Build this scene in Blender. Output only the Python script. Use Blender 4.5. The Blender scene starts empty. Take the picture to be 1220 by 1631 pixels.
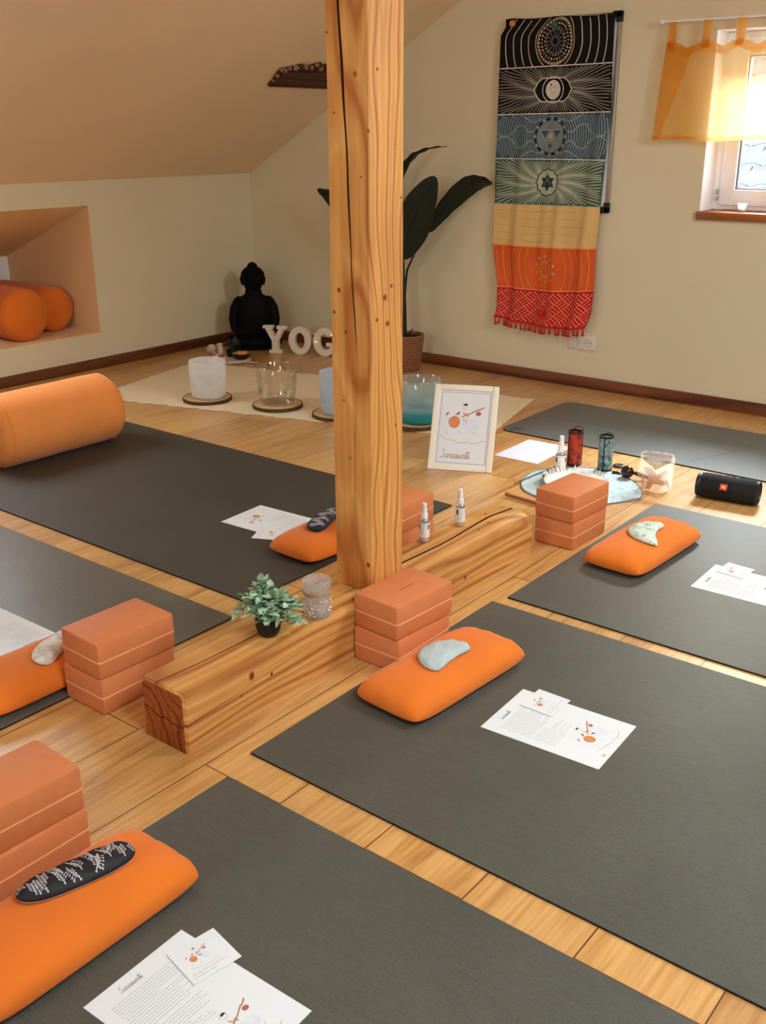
import bpy, bmesh, math, random
from mathutils import Vector, Matrix
from math import sin, cos, pi, radians, sqrt, atan2

C = bpy.context.scene
COL = C.collection
random.seed(7)

# ------------------------------------------------------------------ camera
CAM = (1.56314, -1.25973, 1.31085)
YAW, PITCH, ROLL = radians(-38.51207), radians(20.44242), radians(-0.21619)
FPX = 1630.358
fwd = Vector((sin(YAW)*cos(PITCH), cos(YAW)*cos(PITCH), -sin(PITCH)))
right = Vector((cos(YAW), -sin(YAW), 0.0))
up = right.cross(fwd)
r2 = right*cos(ROLL)+up*sin(ROLL)
u2 = up*cos(ROLL)-right*sin(ROLL)
cd = bpy.data.cameras.new('camera')
cam = bpy.data.objects.new('camera', cd)
COL.objects.link(cam)
cam.matrix_world = Matrix(((r2.x, u2.x, -fwd.x, CAM[0]), (r2.y, u2.y, -fwd.y, CAM[1]), (r2.z, u2.z, -fwd.z, CAM[2]), (0, 0, 0, 1)))
cd.sensor_fit = 'VERTICAL'
cd.sensor_height = 24.0
cd.sensor_width = 24.0
cd.lens = FPX/1631*24.0
cd.clip_start = 0.02
C.camera = cam

# ------------------------------------------------------------------ world, daylight, exposure
w = bpy.data.worlds.new('sky')
C.world = w
w.use_nodes = True
bg = w.node_tree.nodes['Background']
bg.inputs[0].default_value = (0.86, 0.93, 1.0, 1)
bg.inputs[1].default_value = 7.0

def area(name, loc, target, sx, sy, power, col):
    l = bpy.data.lights.new(name, 'AREA')
    l.shape = 'RECTANGLE'
    l.size, l.size_y = sx, sy
    l.energy = power
    l.color = col
    o = bpy.data.objects.new(name, l)
    COL.objects.link(o)
    o.location = loc
    o.rotation_euler = (Vector(target)-Vector(loc)).to_track_quat('-Z', 'Y').to_euler()
    return o
area('daylight_gable_window', (-0.05, 4.75, 2.25), (0.0, 2.2, 0.5), 0.75, 0.55, 350, (0.88, 0.94, 1.0))
area('daylight_roof_window_near', (1.75, -0.35, 1.98), (0.2, 0.3, 0.3), 0.7, 0.9, 27, (0.95, 0.98, 1.0))
area('daylight_roof_window_far', (1.75, 1.75, 1.98), (-0.8, 1.8, 0.3), 0.7, 0.9, 40, (0.95, 0.98, 1.0))
area('daylight_roof_window_left', (-2.98, 0.85, 1.40), (-0.7, -0.1, 0.0), 0.6, 0.9, 20, (0.95, 0.98, 1.0))
area('daylight_front_window', (0.2, -3.3, 1.5), (-1.0, 1.0, 0.8), 0.9, 0.9, 25, (0.97, 0.98, 1.0))

vs = C.view_settings
vs.view_transform = 'Standard'
vs.look = 'None'
vs.exposure = 0.0
vs.gamma = 1.0
vs.use_curve_mapping = False

# ------------------------------------------------------------------ materials
def srgb(r, g, b):
    f = lambda c: ((c/255)/12.92 if c/255 <= 0.04045 else (((c/255)+0.055)/1.055)**2.4)
    return (f(r), f(g), f(b))

def nodes(name):
    m = bpy.data.materials.new(name)
    m.use_nodes = True
    nt = m.node_tree
    return m, nt, nt.nodes, nt.links, nt.nodes['Principled BSDF']

def M(name, col, rough=0.6, var=0.08, scale=9.0, bump=0.0, bscale=180.0, spec=0.4, metal=0.0, coat=0.0, sheen=0.0, stretch=None):
    m, nt, N, L, P = nodes(name)
    tc = N.new('ShaderNodeTexCoord')
    src = tc.outputs['Object']
    if stretch:
        mp = N.new('ShaderNodeMapping')
        mp.inputs['Scale'].default_value = stretch
        L.new(src, mp.inputs[0]); src = mp.outputs[0]
    no = N.new('ShaderNodeTexNoise')
    no.inputs['Scale'].default_value = scale
    no.inputs['Detail'].default_value = 4
    L.new(src, no.inputs['Vector'])
    mx = N.new('ShaderNodeMix'); mx.data_type = 'RGBA'
    L.new(no.outputs[0], mx.inputs[0])
    mx.inputs[6].default_value = tuple(max(0, c*(1-var*2)) for c in col)+(1,)
    mx.inputs[7].default_value = tuple(min(1, c*(1+var*2)) for c in col)+(1,)
    L.new(mx.outputs[2], P.inputs['Base Color'])
    P.inputs['Roughness'].default_value = rough
    P.inputs['Specular IOR Level'].default_value = spec
    P.inputs['Metallic'].default_value = metal
    P.inputs['Coat Weight'].default_value = coat
    P.inputs['Sheen Weight'].default_value = sheen
    if bump > 0:
        n2 = N.new('ShaderNodeTexNoise')
        n2.inputs['Scale'].default_value = bscale
        n2.inputs['Detail'].default_value = 3
        L.new(src, n2.inputs['Vector'])
        b = N.new('ShaderNodeBump')
        b.inputs['Strength'].default_value = bump
        b.inputs['Distance'].default_value = 0.004
        L.new(n2.outputs[0], b.inputs['Height'])
        L.new(b.outputs[0], P.inputs['Normal'])
    return m

def ramp(N, stops):
    r = N.new('ShaderNodeValToRGB')
    e = r.color_ramp.elements
    while len(e) > 1: e.remove(e[-1])
    e[0].position = stops[0][0]; e[0].color = tuple(stops[0][1])+(1,)
    for p, c in stops[1:]:
        x = e.new(p); x.color = tuple(c)+(1,)
    return r

def wood(name, light, mid, dark, axis=2, ring=7.0, rough=0.55, off=(0.05, 0.11, 0.0), fib=1.0, ax=0.11, wob=0.16):
    m, nt, N, L, P = nodes(name)
    tc = N.new('ShaderNodeTexCoord')
    mp = N.new('ShaderNodeMapping')
    sc = [1.0, 1.0, 1.0]; sc[axis] = ax
    mp.inputs['Scale'].default_value = sc
    mp.inputs['Location'].default_value = off
    L.new(tc.outputs['Object'], mp.inputs[0])
    n1 = N.new('ShaderNodeTexNoise'); n1.inputs['Scale'].default_value = 4.5; n1.inputs['Detail'].default_value = 2
    L.new(mp.outputs[0], n1.inputs['Vector'])
    wv = N.new('ShaderNodeVectorMath'); wv.operation = 'MULTIPLY_ADD'
    L.new(n1.outputs['Color'], wv.inputs[0])
    wv.inputs[1].default_value = (wob, wob, wob)
    L.new(mp.outputs[0], wv.inputs[2])
    wa = N.new('ShaderNodeTexWave'); wa.wave_type = 'RINGS'; wa.rings_direction = 'XYZ'[axis]
    wa.inputs['Scale'].default_value = ring
    wa.inputs['Distortion'].default_value = 1.2
    wa.inputs['Detail'].default_value = 2
    L.new(wv.outputs[0], wa.inputs['Vector'])
    cr = ramp(N, [(0.0, dark), (0.07, tuple((a*0.6+b*0.4) for a, b in zip(mid, dark))), (0.2, mid), (0.6, light), (0.9, mid), (1.0, mid)])
    L.new(wa.outputs['Color'], cr.inputs[0])
    mp2 = N.new('ShaderNodeMapping')
    s2 = [90.0, 90.0, 90.0]; s2[axis] = 2.5
    mp2.inputs['Scale'].default_value = s2
    L.new(tc.outputs['Object'], mp2.inputs[0])
    n2 = N.new('ShaderNodeTexNoise'); n2.inputs['Scale'].default_value = 1.0; n2.inputs['Detail'].default_value = 5
    L.new(mp2.outputs[0], n2.inputs['Vector'])
    cr2 = ramp(N, [(0.3, (0.8, 0.74, 0.68)), (0.62, (1.05, 1.05, 1.02))])
    L.new(n2.outputs[0], cr2.inputs[0])
    n3 = N.new('ShaderNodeTexNoise'); n3.inputs['Scale'].default_value = 2.2; n3.inputs['Detail'].default_value = 3
    L.new(tc.outputs['Object'], n3.inputs['Vector'])
    cr3 = ramp(N, [(0.3, (0.86, 0.8, 0.74)), (0.7, (1.08, 1.08, 1.06))])
    L.new(n3.outputs[0], cr3.inputs[0])
    a = N.new('ShaderNodeMix'); a.data_type = 'RGBA'; a.blend_type = 'MULTIPLY'; a.inputs[0].default_value = fib
    L.new(cr.outputs[0], a.inputs[6]); L.new(cr2.outputs[0], a.inputs[7])
    b = N.new('ShaderNodeMix'); b.data_type = 'RGBA'; b.blend_type = 'MULTIPLY'; b.inputs[0].default_value = 0.8
    L.new(a.outputs[2], b.inputs[6]); L.new(cr3.outputs[0], b.inputs[7])
    L.new(b.outputs[2], P.inputs['Base Color'])
    P.inputs['Roughness'].default_value = rough
    bu = N.new('ShaderNodeBump'); bu.inputs['Strength'].default_value = 0.25; bu.inputs['Distance'].default_value = 0.002
    L.new(n2.outputs[0], bu.inputs['Height']); L.new(bu.outputs[0], P.inputs['Normal'])
    return m

def floor_mat():
    m, nt, N, L, P = nodes('oak_plank_floor')
    tc = N.new('ShaderNodeTexCoord')
    sp = N.new('ShaderNodeSeparateXYZ'); L.new(tc.outputs['Object'], sp.inputs[0])
    cb = N.new('ShaderNodeCombineXYZ')
    ax = N.new('ShaderNodeMath'); ax.operation = 'ADD'; ax.inputs[1].default_value = 1.54+0.228*20
    L.new(sp.outputs[0], ax.inputs[0])
    L.new(sp.outputs[1], cb.inputs[0]); L.new(ax.outputs[0], cb.inputs[1])
    br = N.new('ShaderNodeTexBrick')
    br.offset = 0.37; br.squash = 1.0
    br.inputs['Scale'].default_value = 1.0
    br.inputs['Brick Width'].default_value = 1.29
    br.inputs['Row Height'].default_value = 0.228
    br.inputs['Mortar Size'].default_value = 0.0016
    br.inputs['Mortar Smooth'].default_value = 0.1
    br.inputs['Bias'].default_value = 0.0
    br.inputs['Color1'].default_value = (0, 0, 0, 1)
    br.inputs['Color2'].default_value = (1, 1, 1, 1)
    br.inputs['Mortar'].default_value = (0.5, 0.5, 0.5, 1)
    L.new(cb.outputs[0], br.inputs['Vector'])
    # grain stretched along the planks, shifted per plank
    mp = N.new('ShaderNodeMapping'); mp.inputs['Scale'].default_value = (11.0, 1.1, 1.0)
    L.new(tc.outputs['Object'], mp.inputs[0])
    sh = N.new('ShaderNodeVectorMath'); sh.operation = 'MULTIPLY_ADD'
    L.new(br.outputs['Color'], sh.inputs[0]); sh.inputs[1].default_value = (7.3, 5.1, 3.0); L.new(mp.outputs[0], sh.inputs[2])
    n1 = N.new('ShaderNodeTexNoise'); n1.inputs['Scale'].default_value = 1.6; n1.inputs['Detail'].default_value = 6; n1.inputs['Distortion'].default_value = 1.1
    L.new(sh.outputs[0], n1.inputs['Vector'])
    cr = ramp(N, [(0.25, srgb(166, 114, 58)), (0.42, srgb(202, 152, 88)), (0.55, srgb(214, 168, 104)), (0.75, srgb(190, 136, 74))])
    L.new(n1.outputs[0], cr.inputs[0])
    mp2 = N.new('ShaderNodeMapping'); mp2.inputs['Scale'].default_value = (120.0, 4.0, 1.0)
    L.new(tc.outputs['Object'], mp2.inputs[0])
    n2 = N.new('ShaderNodeTexNoise'); n2.inputs['Scale'].default_value = 1.0; n2.inputs['Detail'].default_value = 4
    L.new(mp2.outputs[0], n2.inputs['Vector'])
    cr2 = ramp(N, [(0.3, (0.78, 0.72, 0.66)), (0.62, (1.05, 1.05, 1.04))])
    L.new(n2.outputs[0], cr2.inputs[0])
    a = N.new('ShaderNodeMix'); a.data_type = 'RGBA'; a.blend_type = 'MULTIPLY'; a.inputs[0].default_value = 0.9
    L.new(cr.outputs[0], a.inputs[6]); L.new(cr2.outputs[0], a.inputs[7])
    crb = ramp(N, [(0.0, (0.88, 0.86, 0.84)), (1.0, (1.08, 1.07, 1.05))])
    L.new(br.outputs['Color'], crb.inputs[0])
    b = N.new('ShaderNodeMix'); b.data_type = 'RGBA'; b.blend_type = 'MULTIPLY'; b.inputs[0].default_value = 1.0
    L.new(a.outputs[2], b.inputs[6]); L.new(crb.outputs[0], b.inputs[7])
    c = N.new('ShaderNodeMix'); c.data_type = 'RGBA'; c.inputs[7].default_value = srgb(96, 58, 28)+(1,)
    L.new(br.outputs['Fac'], c.inputs[0]); L.new(b.outputs[2], c.inputs[6])
    L.new(c.outputs[2], P.inputs['Base Color'])
    P.inputs['Roughness'].default_value = 0.36
    P.inputs['Specular IOR Level'].default_value = 0.5
    P.inputs['Coat Weight'].default_value = 0.5
    P.inputs['Coat Roughness'].default_value = 0.32
    bu = N.new('ShaderNodeBump'); bu.inputs['Strength'].default_value = 0.12; bu.inputs['Distance'].default_value = 0.002
    L.new(n2.outputs[0], bu.inputs['Height']); L.new(bu.outputs[0], P.inputs['Normal'])
    return m

def mat_rubber(name, col, rough=0.6, spec=0.5):
    m, nt, N, L, P = nodes(name)
    tc = N.new('ShaderNodeTexCoord')
    n1 = N.new('ShaderNodeTexNoise'); n1.inputs['Scale'].default_value = 3.0; n1.inputs['Detail'].default_value = 5
    L.new(tc.outputs['Object'], n1.inputs['Vector'])
    n2 = N.new('ShaderNodeTexNoise'); n2.inputs['Scale'].default_value = 260.0; n2.inputs['Detail'].default_value = 2
    L.new(tc.outputs['Object'], n2.inputs['Vector'])
    mp = N.new('ShaderNodeMapping'); mp.inputs['Scale'].default_value = (12.0, 340.0, 1.0)
    L.new(tc.outputs['Object'], mp.inputs[0])
    n3 = N.new('ShaderNodeTexNoise'); n3.inputs['Scale'].default_value = 1.0; n3.inputs['Detail'].default_value = 3
    L.new(mp.outputs[0], n3.inputs['Vector'])
    ad = N.new('ShaderNodeMath'); ad.operation = 'ADD'; L.new(n2.outputs[0], ad.inputs[0]); L.new(n3.outputs[0], ad.inputs[1])
    mu = N.new('ShaderNodeMath'); mu.operation = 'MULTIPLY'; mu.inputs[1].default_value = 0.5; L.new(ad.outputs[0], mu.inputs[0])
    cr = ramp(N, [(0.3, tuple(c*0.72 for c in col)), (0.7, tuple(c*1.3 for c in col))])
    L.new(mu.outputs[0], cr.inputs[0])
    cr1 = ramp(N, [(0.3, (0.88, 0.88, 0.88)), (0.7, (1.1, 1.1, 1.1))])
    L.new(n1.outputs[0], cr1.inputs[0])
    a = N.new('ShaderNodeMix'); a.data_type = 'RGBA'; a.blend_type = 'MULTIPLY'; a.inputs[0].default_value = 1.0
    L.new(cr.outputs[0], a.inputs[6]); L.new(cr1.outputs[0], a.inputs[7])
    L.new(a.outputs[2], P.inputs['Base Color'])
    P.inputs['Roughness'].default_value = rough
    P.inputs['Specular IOR Level'].default_value = spec
    bu = N.new('ShaderNodeBump'); bu.inputs['Strength'].default_value = 0.35; bu.inputs['Distance'].default_value = 0.002
    L.new(mu.outputs[0], bu.inputs['Height']); L.new(bu.outputs[0], P.inputs['Normal'])
    return m

def clear(name, tint=(1, 1, 1), gloss=0.06, haze=0.0, hazecol=(1, 1, 1), rough=0.02, grad=None, edge=0.55):
    """thin clear wall: see-through with a mirror sheen that grows at the rim; haze adds frosting"""
    m, nt, N, L, P = nodes(name)
    out = N['Material Output']; N.remove(P)
    tr = N.new('ShaderNodeBsdfTransparent'); tr.inputs[0].default_value = tuple(tint)+(1,)
    gl = N.new('ShaderNodeBsdfGlossy'); gl.inputs['Roughness'].default_value = rough
    lw = N.new('ShaderNodeLayerWeight'); lw.inputs[0].default_value = 0.35
    tc = N.new('ShaderNodeTexCoord')
    no = N.new('ShaderNodeTexNoise'); no.inputs['Scale'].default_value = 14.0; no.inputs['Detail'].default_value = 4
    L.new(tc.outputs['Object'], no.inputs['Vector'])
    ma = N.new('ShaderNodeMath'); ma.operation = 'MULTIPLY_ADD'
    L.new(lw.outputs['Facing'], ma.inputs[0]); ma.inputs[1].default_value = edge; ma.inputs[2].default_value = gloss
    mx = N.new('ShaderNodeMixShader')
    L.new(ma.outputs[0], mx.inputs[0]); L.new(tr.outputs[0], mx.inputs[1]); L.new(gl.outputs[0], mx.inputs[2])
    res = mx.outputs[0]
    if haze > 0:
        df = N.new('ShaderNodeBsdfDiffuse'); tl = N.new('ShaderNodeBsdfTranslucent')
        df.inputs[0].default_value = tuple(hazecol)+(1,); tl.inputs[0].default_value = tuple(hazecol)+(1,)
        if grad:
            sp = N.new('ShaderNodeSeparateXYZ'); L.new(tc.outputs['Object'], sp.inputs[0])
            cr = ramp(N, grad); 
            mr = N.new('ShaderNodeMapRange'); mr.inputs['From Max'].default_value = 0.21
            L.new(sp.outputs[2], mr.inputs[0]); L.new(mr.outputs[0], cr.inputs[0])
            L.new(cr.outputs[0], df.inputs[0]); L.new(cr.outputs[0], tl.inputs[0])
            crt = ramp(N, [(0.0, (0.95, 0.95, 0.95)), (0.26, (0.9, 0.9, 0.9)), (0.45, (0.35, 0.35, 0.35)), (1.0, (0.12, 0.12, 0.12))])
            L.new(mr.outputs[0], crt.inputs[0])
        ms = N.new('ShaderNodeMixShader'); L.new(df.outputs[0], ms.inputs[1]); L.new(tl.outputs[0], ms.inputs[2])
        mh = N.new('ShaderNodeMixShader')
        mz = N.new('ShaderNodeMath'); mz.operation = 'MULTIPLY_ADD'; mz.use_clamp = True
        L.new(no.outputs[0], mz.inputs[0]); mz.inputs[1].default_value = 0.25; mz.inputs[2].default_value = haze-0.12
        hz = mz.outputs[0]
        if grad:
            mm = N.new('ShaderNodeMath'); mm.operation = 'MULTIPLY'
            L.new(hz, mm.inputs[0]); L.new(crt.outputs[0], mm.inputs[1]); hz = mm.outputs[0]
        L.new(hz, mh.inputs[0]); L.new(res, mh.inputs[1]); L.new(ms.outputs[0], mh.inputs[2])
        res = mh.outputs[0]
    L.new(res, out.inputs[0])
    return m

def sheer(name, col, trans=0.4, tcol=None):
    m, nt, N, L, P = nodes(name)
    out = N['Material Output']; N.remove(P)
    tc = N.new('ShaderNodeTexCoord')
    wv = N.new('ShaderNodeTexNoise'); wv.inputs['Scale'].default_value = 40.0
    L.new(tc.outputs['Object'], wv.inputs['Vector'])
    cr = ramp(N, [(0.3, tuple(c*0.9 for c in col)), (0.7, tuple(min(1, c*1.06) for c in col))])
    L.new(wv.outputs[0], cr.inputs[0])
    df = N.new('ShaderNodeBsdfDiffuse'); tl = N.new('ShaderNodeBsdfTranslucent'); tr = N.new('ShaderNodeBsdfTransparent')
    L.new(cr.outputs[0], df.inputs[0])
    tl.inputs[0].default_value = tuple(tcol or col)+(1,)
    tr.inputs[0].default_value = (1.0, 0.94, 0.76, 1)
    a = N.new('ShaderNodeMixShader'); a.inputs[0].default_value = 0.5
    L.new(df.outputs[0], a.inputs[1]); L.new(tl.outputs[0], a.inputs[2])
    b = N.new('ShaderNodeMixShader'); b.inputs[0].default_value = trans
    L.new(a.outputs[0], b.inputs[1]); L.new(tr.outputs[0], b.inputs[2])
    L.new(b.outputs[0], out.inputs[0])
    return m

def emit(name, col, strength):
    m, nt, N, L, P = nodes(name)
    P.inputs['Base Color'].default_value = tuple(col)+(1,)
    P.inputs['Emission Color'].default_value = tuple(col)+(1,)
    P.inputs['Emission Strength'].default_value = strength
    return m

def marble(name, c1, c2, scale=20, rough=0.7, thr=(0.4, 0.6), dist=1.5):
    m, nt, N, L, P = nodes(name)
    tc = N.new('ShaderNodeTexCoord')
    no = N.new('ShaderNodeTexNoise'); no.inputs['Scale'].default_value = scale; no.inputs['Detail'].default_value = 5; no.inputs['Distortion'].default_value = dist
    L.new(tc.outputs['Object'], no.inputs['Vector'])
    cr = ramp(N, [(thr[0], c1), (thr[1], c2)])
    L.new(no.outputs[0], cr.inputs[0]); L.new(cr.outputs[0], P.inputs['Base Color'])
    P.inputs['Roughness'].default_value = rough
    return m

def stripes(name, c1, c2, scale=60, rough=0.8):
    m, nt, N, L, P = nodes(name)
    tc = N.new('ShaderNodeTexCoord')
    ck = N.new('ShaderNodeTexWave'); ck.inputs['Scale'].default_value = scale; ck.inputs['Distortion'].default_value = 0.6; ck.bands_direction = 'DIAGONAL'
    L.new(tc.outputs['Object'], ck.inputs['Vector'])
    no = N.new('ShaderNodeTexNoise'); no.inputs['Scale'].default_value = 25
    L.new(tc.outputs['Object'], no.inputs['Vector'])
    mu = N.new('ShaderNodeMath'); mu.operation = 'MULTIPLY'; L.new(ck.outputs['Fac'], mu.inputs[0]); L.new(no.outputs[0], mu.inputs[1])
    cr = ramp(N, [(0.1, c1), (0.55, c2)])
    L.new(mu.outputs[0], cr.inputs[0]); L.new(cr.outputs[0], P.inputs['Base Color'])
    P.inputs['Roughness'].default_value = rough
    return m

WALL = M('cream_wall_paint', srgb(224, 212, 180), 0.9, 0.02, 2.0, bump=0.15, bscale=220, spec=0.2)
CEIL = M('cream_ceiling_paint', srgb(236, 210, 172), 0.9, 0.03, 1.5, bump=0.12, bscale=200, spec=0.2)
NICHE = M('niche_plaster', srgb(238, 200, 152), 0.9, 0.03, 3.0, spec=0.2)
WHITEP = M('white_paint', srgb(246, 247, 248), 0.5, 0.02)
UPVC = M('white_window_plastic', srgb(246, 247, 248), 0.3, 0.01)
SEAL = M('grey_rubber_seal', srgb(110, 112, 114), 0.6)
SILL = wood('varnished_sill_wood', srgb(178, 108, 56), srgb(160, 92, 44), srgb(120, 64, 28), axis=0, rough=0.4)
BASE = wood('brown_baseboard_wood', srgb(140, 84, 46), srgb(122, 70, 36), srgb(84, 44, 20), axis=0, ring=3, rough=0.45)
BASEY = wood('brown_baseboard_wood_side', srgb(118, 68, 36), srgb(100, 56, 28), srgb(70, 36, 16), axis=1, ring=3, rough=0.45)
POSTW = wood('oiled_pine_post', srgb(220, 164, 92), srgb(209, 148, 76), srgb(180, 108, 48), axis=2, ring=9.0, off=(0.03, 0.09, 0.0), ax=0.3, wob=0.16, fib=0.9)
BEAMW = wood('oiled_pine_beam', srgb(222, 170, 102), srgb(206, 148, 78), srgb(172, 108, 50), axis=1, ring=6.0, off=(0.05, 0.0, 0.02), ax=0.2, wob=0.2)
BEAME = wood('sawn_end_grain', srgb(180, 98, 40), srgb(160, 82, 30), srgb(120, 58, 20), axis=1, ring=9, off=(0.07, 0.0, -0.08))
KNOT = M('knot_wood', srgb(158, 92, 42), 0.5, 0.25, 120)
KNOTD = M('dark_knot_heart', srgb(104, 54, 26), 0.5, 0.2, 120)
CRACK = M('dark_crack', srgb(74, 38, 18), 0.9, 0.2)
OLDW = wood('dark_old_purlin', srgb(96, 50, 34), srgb(78, 38, 26), srgb(42, 20, 14), axis=1, rough=0.8)
PLASTER = M('crumbled_plaster', srgb(150, 112, 84), 0.95, 0.25, 60, bump=0.6, bscale=90)
FLOOR = floor_mat()
MATD = mat_rubber('charcoal_mat_rubber', srgb(80, 81, 74), 0.46, 0.5)
MAT_SHADE = mat_rubber('shaded_mat_rubber', srgb(64, 60, 52), 0.58, 0.4)  # charcoal rubber darkened: shade on the left-back mat put into the colour
MAT_SHEEN = mat_rubber('sheen_mat_rubber', srgb(92, 90, 80), 0.42, 0.5)  # same rubber made paler, the left-front mat's sheen painted into it
MATE = M('black_mat_edge', srgb(26, 25, 24), 0.7)
MATG = mat_rubber('grey_blue_mat_top', srgb(94, 98, 94), 0.45, 0.5)
MATL = M('mat_marking_line', srgb(74, 78, 76), 0.7)
ORANGE = M('orange_cotton', srgb(224, 118, 36), 0.85, 0.05, 6, bump=0.12, bscale=500, spec=0.15, sheen=0.15)
ORANGEB = M('orange_bolster_cotton', srgb(242, 150, 76), 0.85, 0.05, 6, bump=0.12, bscale=500, spec=0.15, sheen=0.15)
TERRA = M('terracotta_foam', srgb(208, 126, 78), 0.6, 0.04, 30, bump=0.1, bscale=600, spec=0.25)
SEAM = M('pale_foam_seam', srgb(238, 172, 120), 0.7, 0.04)
EMB = M('debossed_mark', srgb(150, 70, 36), 0.8)
PAPER = M('white_paper', srgb(224, 229, 231), 0.75, 0.01, spec=0.2)
PAPERL = M('lilac_white_paper', srgb(226, 224, 236), 0.75, 0.01, spec=0.2)
INK = M('grey_ink', srgb(150, 150, 150), 0.8)
INKD = M('dark_grey_ink', srgb(92, 88, 86), 0.8)
BLACKI = M('black_ink', srgb(34, 30, 32), 0.8)
I_OR = M('orange_ink', srgb(214, 138, 88), 0.8, 0.1, 80)
I_RD = M('red_brown_ink', srgb(176, 100, 84), 0.8, 0.1, 80)
I_BR = M('brown_ink', srgb(176, 132, 104), 0.8, 0.1, 80)
I_YE = M('pale_yellow_ink', srgb(226, 208, 158), 0.8, 0.1, 80)
I_BL = M('pale_blue_ink', srgb(218, 224, 232), 0.8, 0.05, 80)
I_GD = M('gold_ink', srgb(206, 172, 130), 0.8, 0.1, 80)
RUG = M('cream_woven_cotton', srgb(236, 218, 182), 0.95, 0.05, 120, bump=0.6, bscale=260, spec=0.1)
FRAMEW = M('cream_white_frame', srgb(238, 230, 212), 0.45, 0.02)
BLACK = M('black_plastic', srgb(20, 19, 19), 0.45, 0.1)
BLACKM = M('matt_black_cloth', srgb(16, 16, 16), 0.8, 0.15, 90, bump=0.3, bscale=900)
BUDDHA = M('matt_black_stone', srgb(6, 6, 7), 0.65, 0.2, 40, spec=0.12)
STEEL = M('brushed_steel', srgb(190, 190, 188), 0.3, 0.05, 60, metal=1.0)
GOLD = M('polished_brass', srgb(220, 170, 110), 0.25, 0.05, metal=1.0)
ALU = M('anodised_aluminium', srgb(176, 172, 164), 0.35, 0.04, metal=0.7)
LETTER = M('white_letter_lacquer', srgb(226, 214, 190), 0.5, 0.03)
BULB = emit('warm_bulb', (1.0, 0.8, 0.5), 1.4)
LEAFD = M('dark_green_leaf', srgb(20, 34, 26), 0.4, 0.2, 12)
STEM = M('dark_stem', srgb(30, 40, 26), 0.6, 0.2)
LEAFM = M('mint_green_leaf', srgb(170, 200, 166), 0.55, 0.28, 45)
LEAFM2 = M('deep_green_leaf', srgb(96, 134, 98), 0.55, 0.25, 45)
LEAFT = M('grey_green_leaf_tip', srgb(120, 132, 108), 0.55, 0.25, 60)
SOIL = M('dark_soil', srgb(34, 26, 20), 0.95, 0.3, 80)
BASKET = M('woven_basket', srgb(146, 98, 66), 0.9, 0.25, 70, bump=0.8, bscale=90, stretch=(1, 1, 4))
BARK = M('bark', srgb(84, 58, 36), 0.95, 0.35, 60, bump=0.8, bscale=120)
SLICE = M('pale_wood_slice', srgb(206, 172, 126), 0.7, 0.1, 30)
TRAYW = M('whitewashed_wood', srgb(206, 192, 172), 0.8, 0.12, 40)
STONEP = M('pink_stone', srgb(206, 164, 150), 0.7, 0.15, 40)
STONER = M('red_stone', srgb(150, 72, 56), 0.6, 0.2, 50)
STONEW = M('pale_stone', srgb(206, 186, 160), 0.8, 0.15, 30, bump=0.4, bscale=60)
ROPE = M('twine', srgb(176, 140, 96), 0.9, 0.2, 200)
WAX = M('tea_light_wax', srgb(220, 214, 200), 0.5)
CLEARG = clear('clear_crystal', (0.99, 0.98, 0.96), 0.05)
FROST = clear('frosted_crystal', (0.97, 0.97, 0.97), 0.03, haze=0.6, hazecol=(0.97, 0.97, 0.96), rough=0.25)
FROSTB = clear('bluish_frosted_crystal', (0.93, 0.97, 1.0), 0.04, haze=0.62, hazecol=(0.68, 0.78, 0.86), rough=0.2)
TURQ = clear('turquoise_crystal', (0.9, 0.97, 0.98), 0.05, haze=0.8, hazecol=(0.3, 0.6, 0.65), rough=0.08,
             grad=[(0.0, (0.03, 0.42, 0.47)), (0.24, (0.06, 0.5, 0.55)), (0.36, (0.45, 0.72, 0.78)), (1.0, (0.8, 0.86, 0.88))])
PANE = clear('window_glass', (0.99, 1.0, 1.0), 0.03)
JARG = clear('jar_glass', (0.96, 0.96, 0.95), 0.08, haze=0.26, hazecol=(0.82, 0.83, 0.82), rough=0.1, edge=0.4)
ACRYL = clear('acrylic', (0.97, 0.95, 0.91), 0.03, haze=0.13, hazecol=(0.86, 0.76, 0.66), rough=0.12, edge=0.10)
BOTG = clear('bottle_glass', (0.95, 0.95, 0.94), 0.1, haze=0.14, hazecol=(0.9, 0.88, 0.86), rough=0.05)
LIQP = M('pink_liquid', srgb(228, 190, 178), 0.2)
LIQY = M('amber_liquid', srgb(222, 186, 120), 0.2)
CAPW = M('white_cap_plastic', srgb(240, 240, 238), 0.35, 0.01)
LABELW = M('white_label', srgb(234, 232, 228), 0.6, 0.01)
CURT = sheer('sheer_orange_voile', srgb(244, 168, 40), 0.55, srgb(246, 214, 150))
CURTD = sheer('orange_voile_hem', srgb(232, 142, 26), 0.42, srgb(240, 190, 110))
SOCK = M('white_socket_plastic', srgb(226, 218, 200), 0.4, 0.01)
REDM = marble('red_marbled_paper', srgb(60, 20, 16), srgb(196, 58, 34), 34, 0.35, (0.36, 0.56))
TEALM = marble('teal_marbled_paper', srgb(24, 44, 50), srgb(140, 172, 172), 38, 0.35, (0.36, 0.62))
CLOTHB = marble('pale_blue_speckled_cloth', srgb(184, 200, 200), srgb(134, 162, 168), 45, 0.85, (0.42, 0.75))
RODW = M('brown_rod_wood', srgb(150, 88, 48), 0.5, 0.15, 40)
WALN = M('dark_walnut', srgb(84, 44, 24), 0.45, 0.2, 40)
MALLB = M('dark_red_rubber', srgb(52, 18, 16), 0.18, 0.1, spec=0.6)
AMBW = M('amber_wood', srgb(206, 140, 74), 0.4, 0.1, 40)
FEATH = M('white_feather', srgb(236, 230, 222), 0.9, 0.05)
EB_BLACK = M('black_satin', srgb(28, 28, 32), 0.6, 0.15, 60, bump=0.2, bscale=700)
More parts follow.
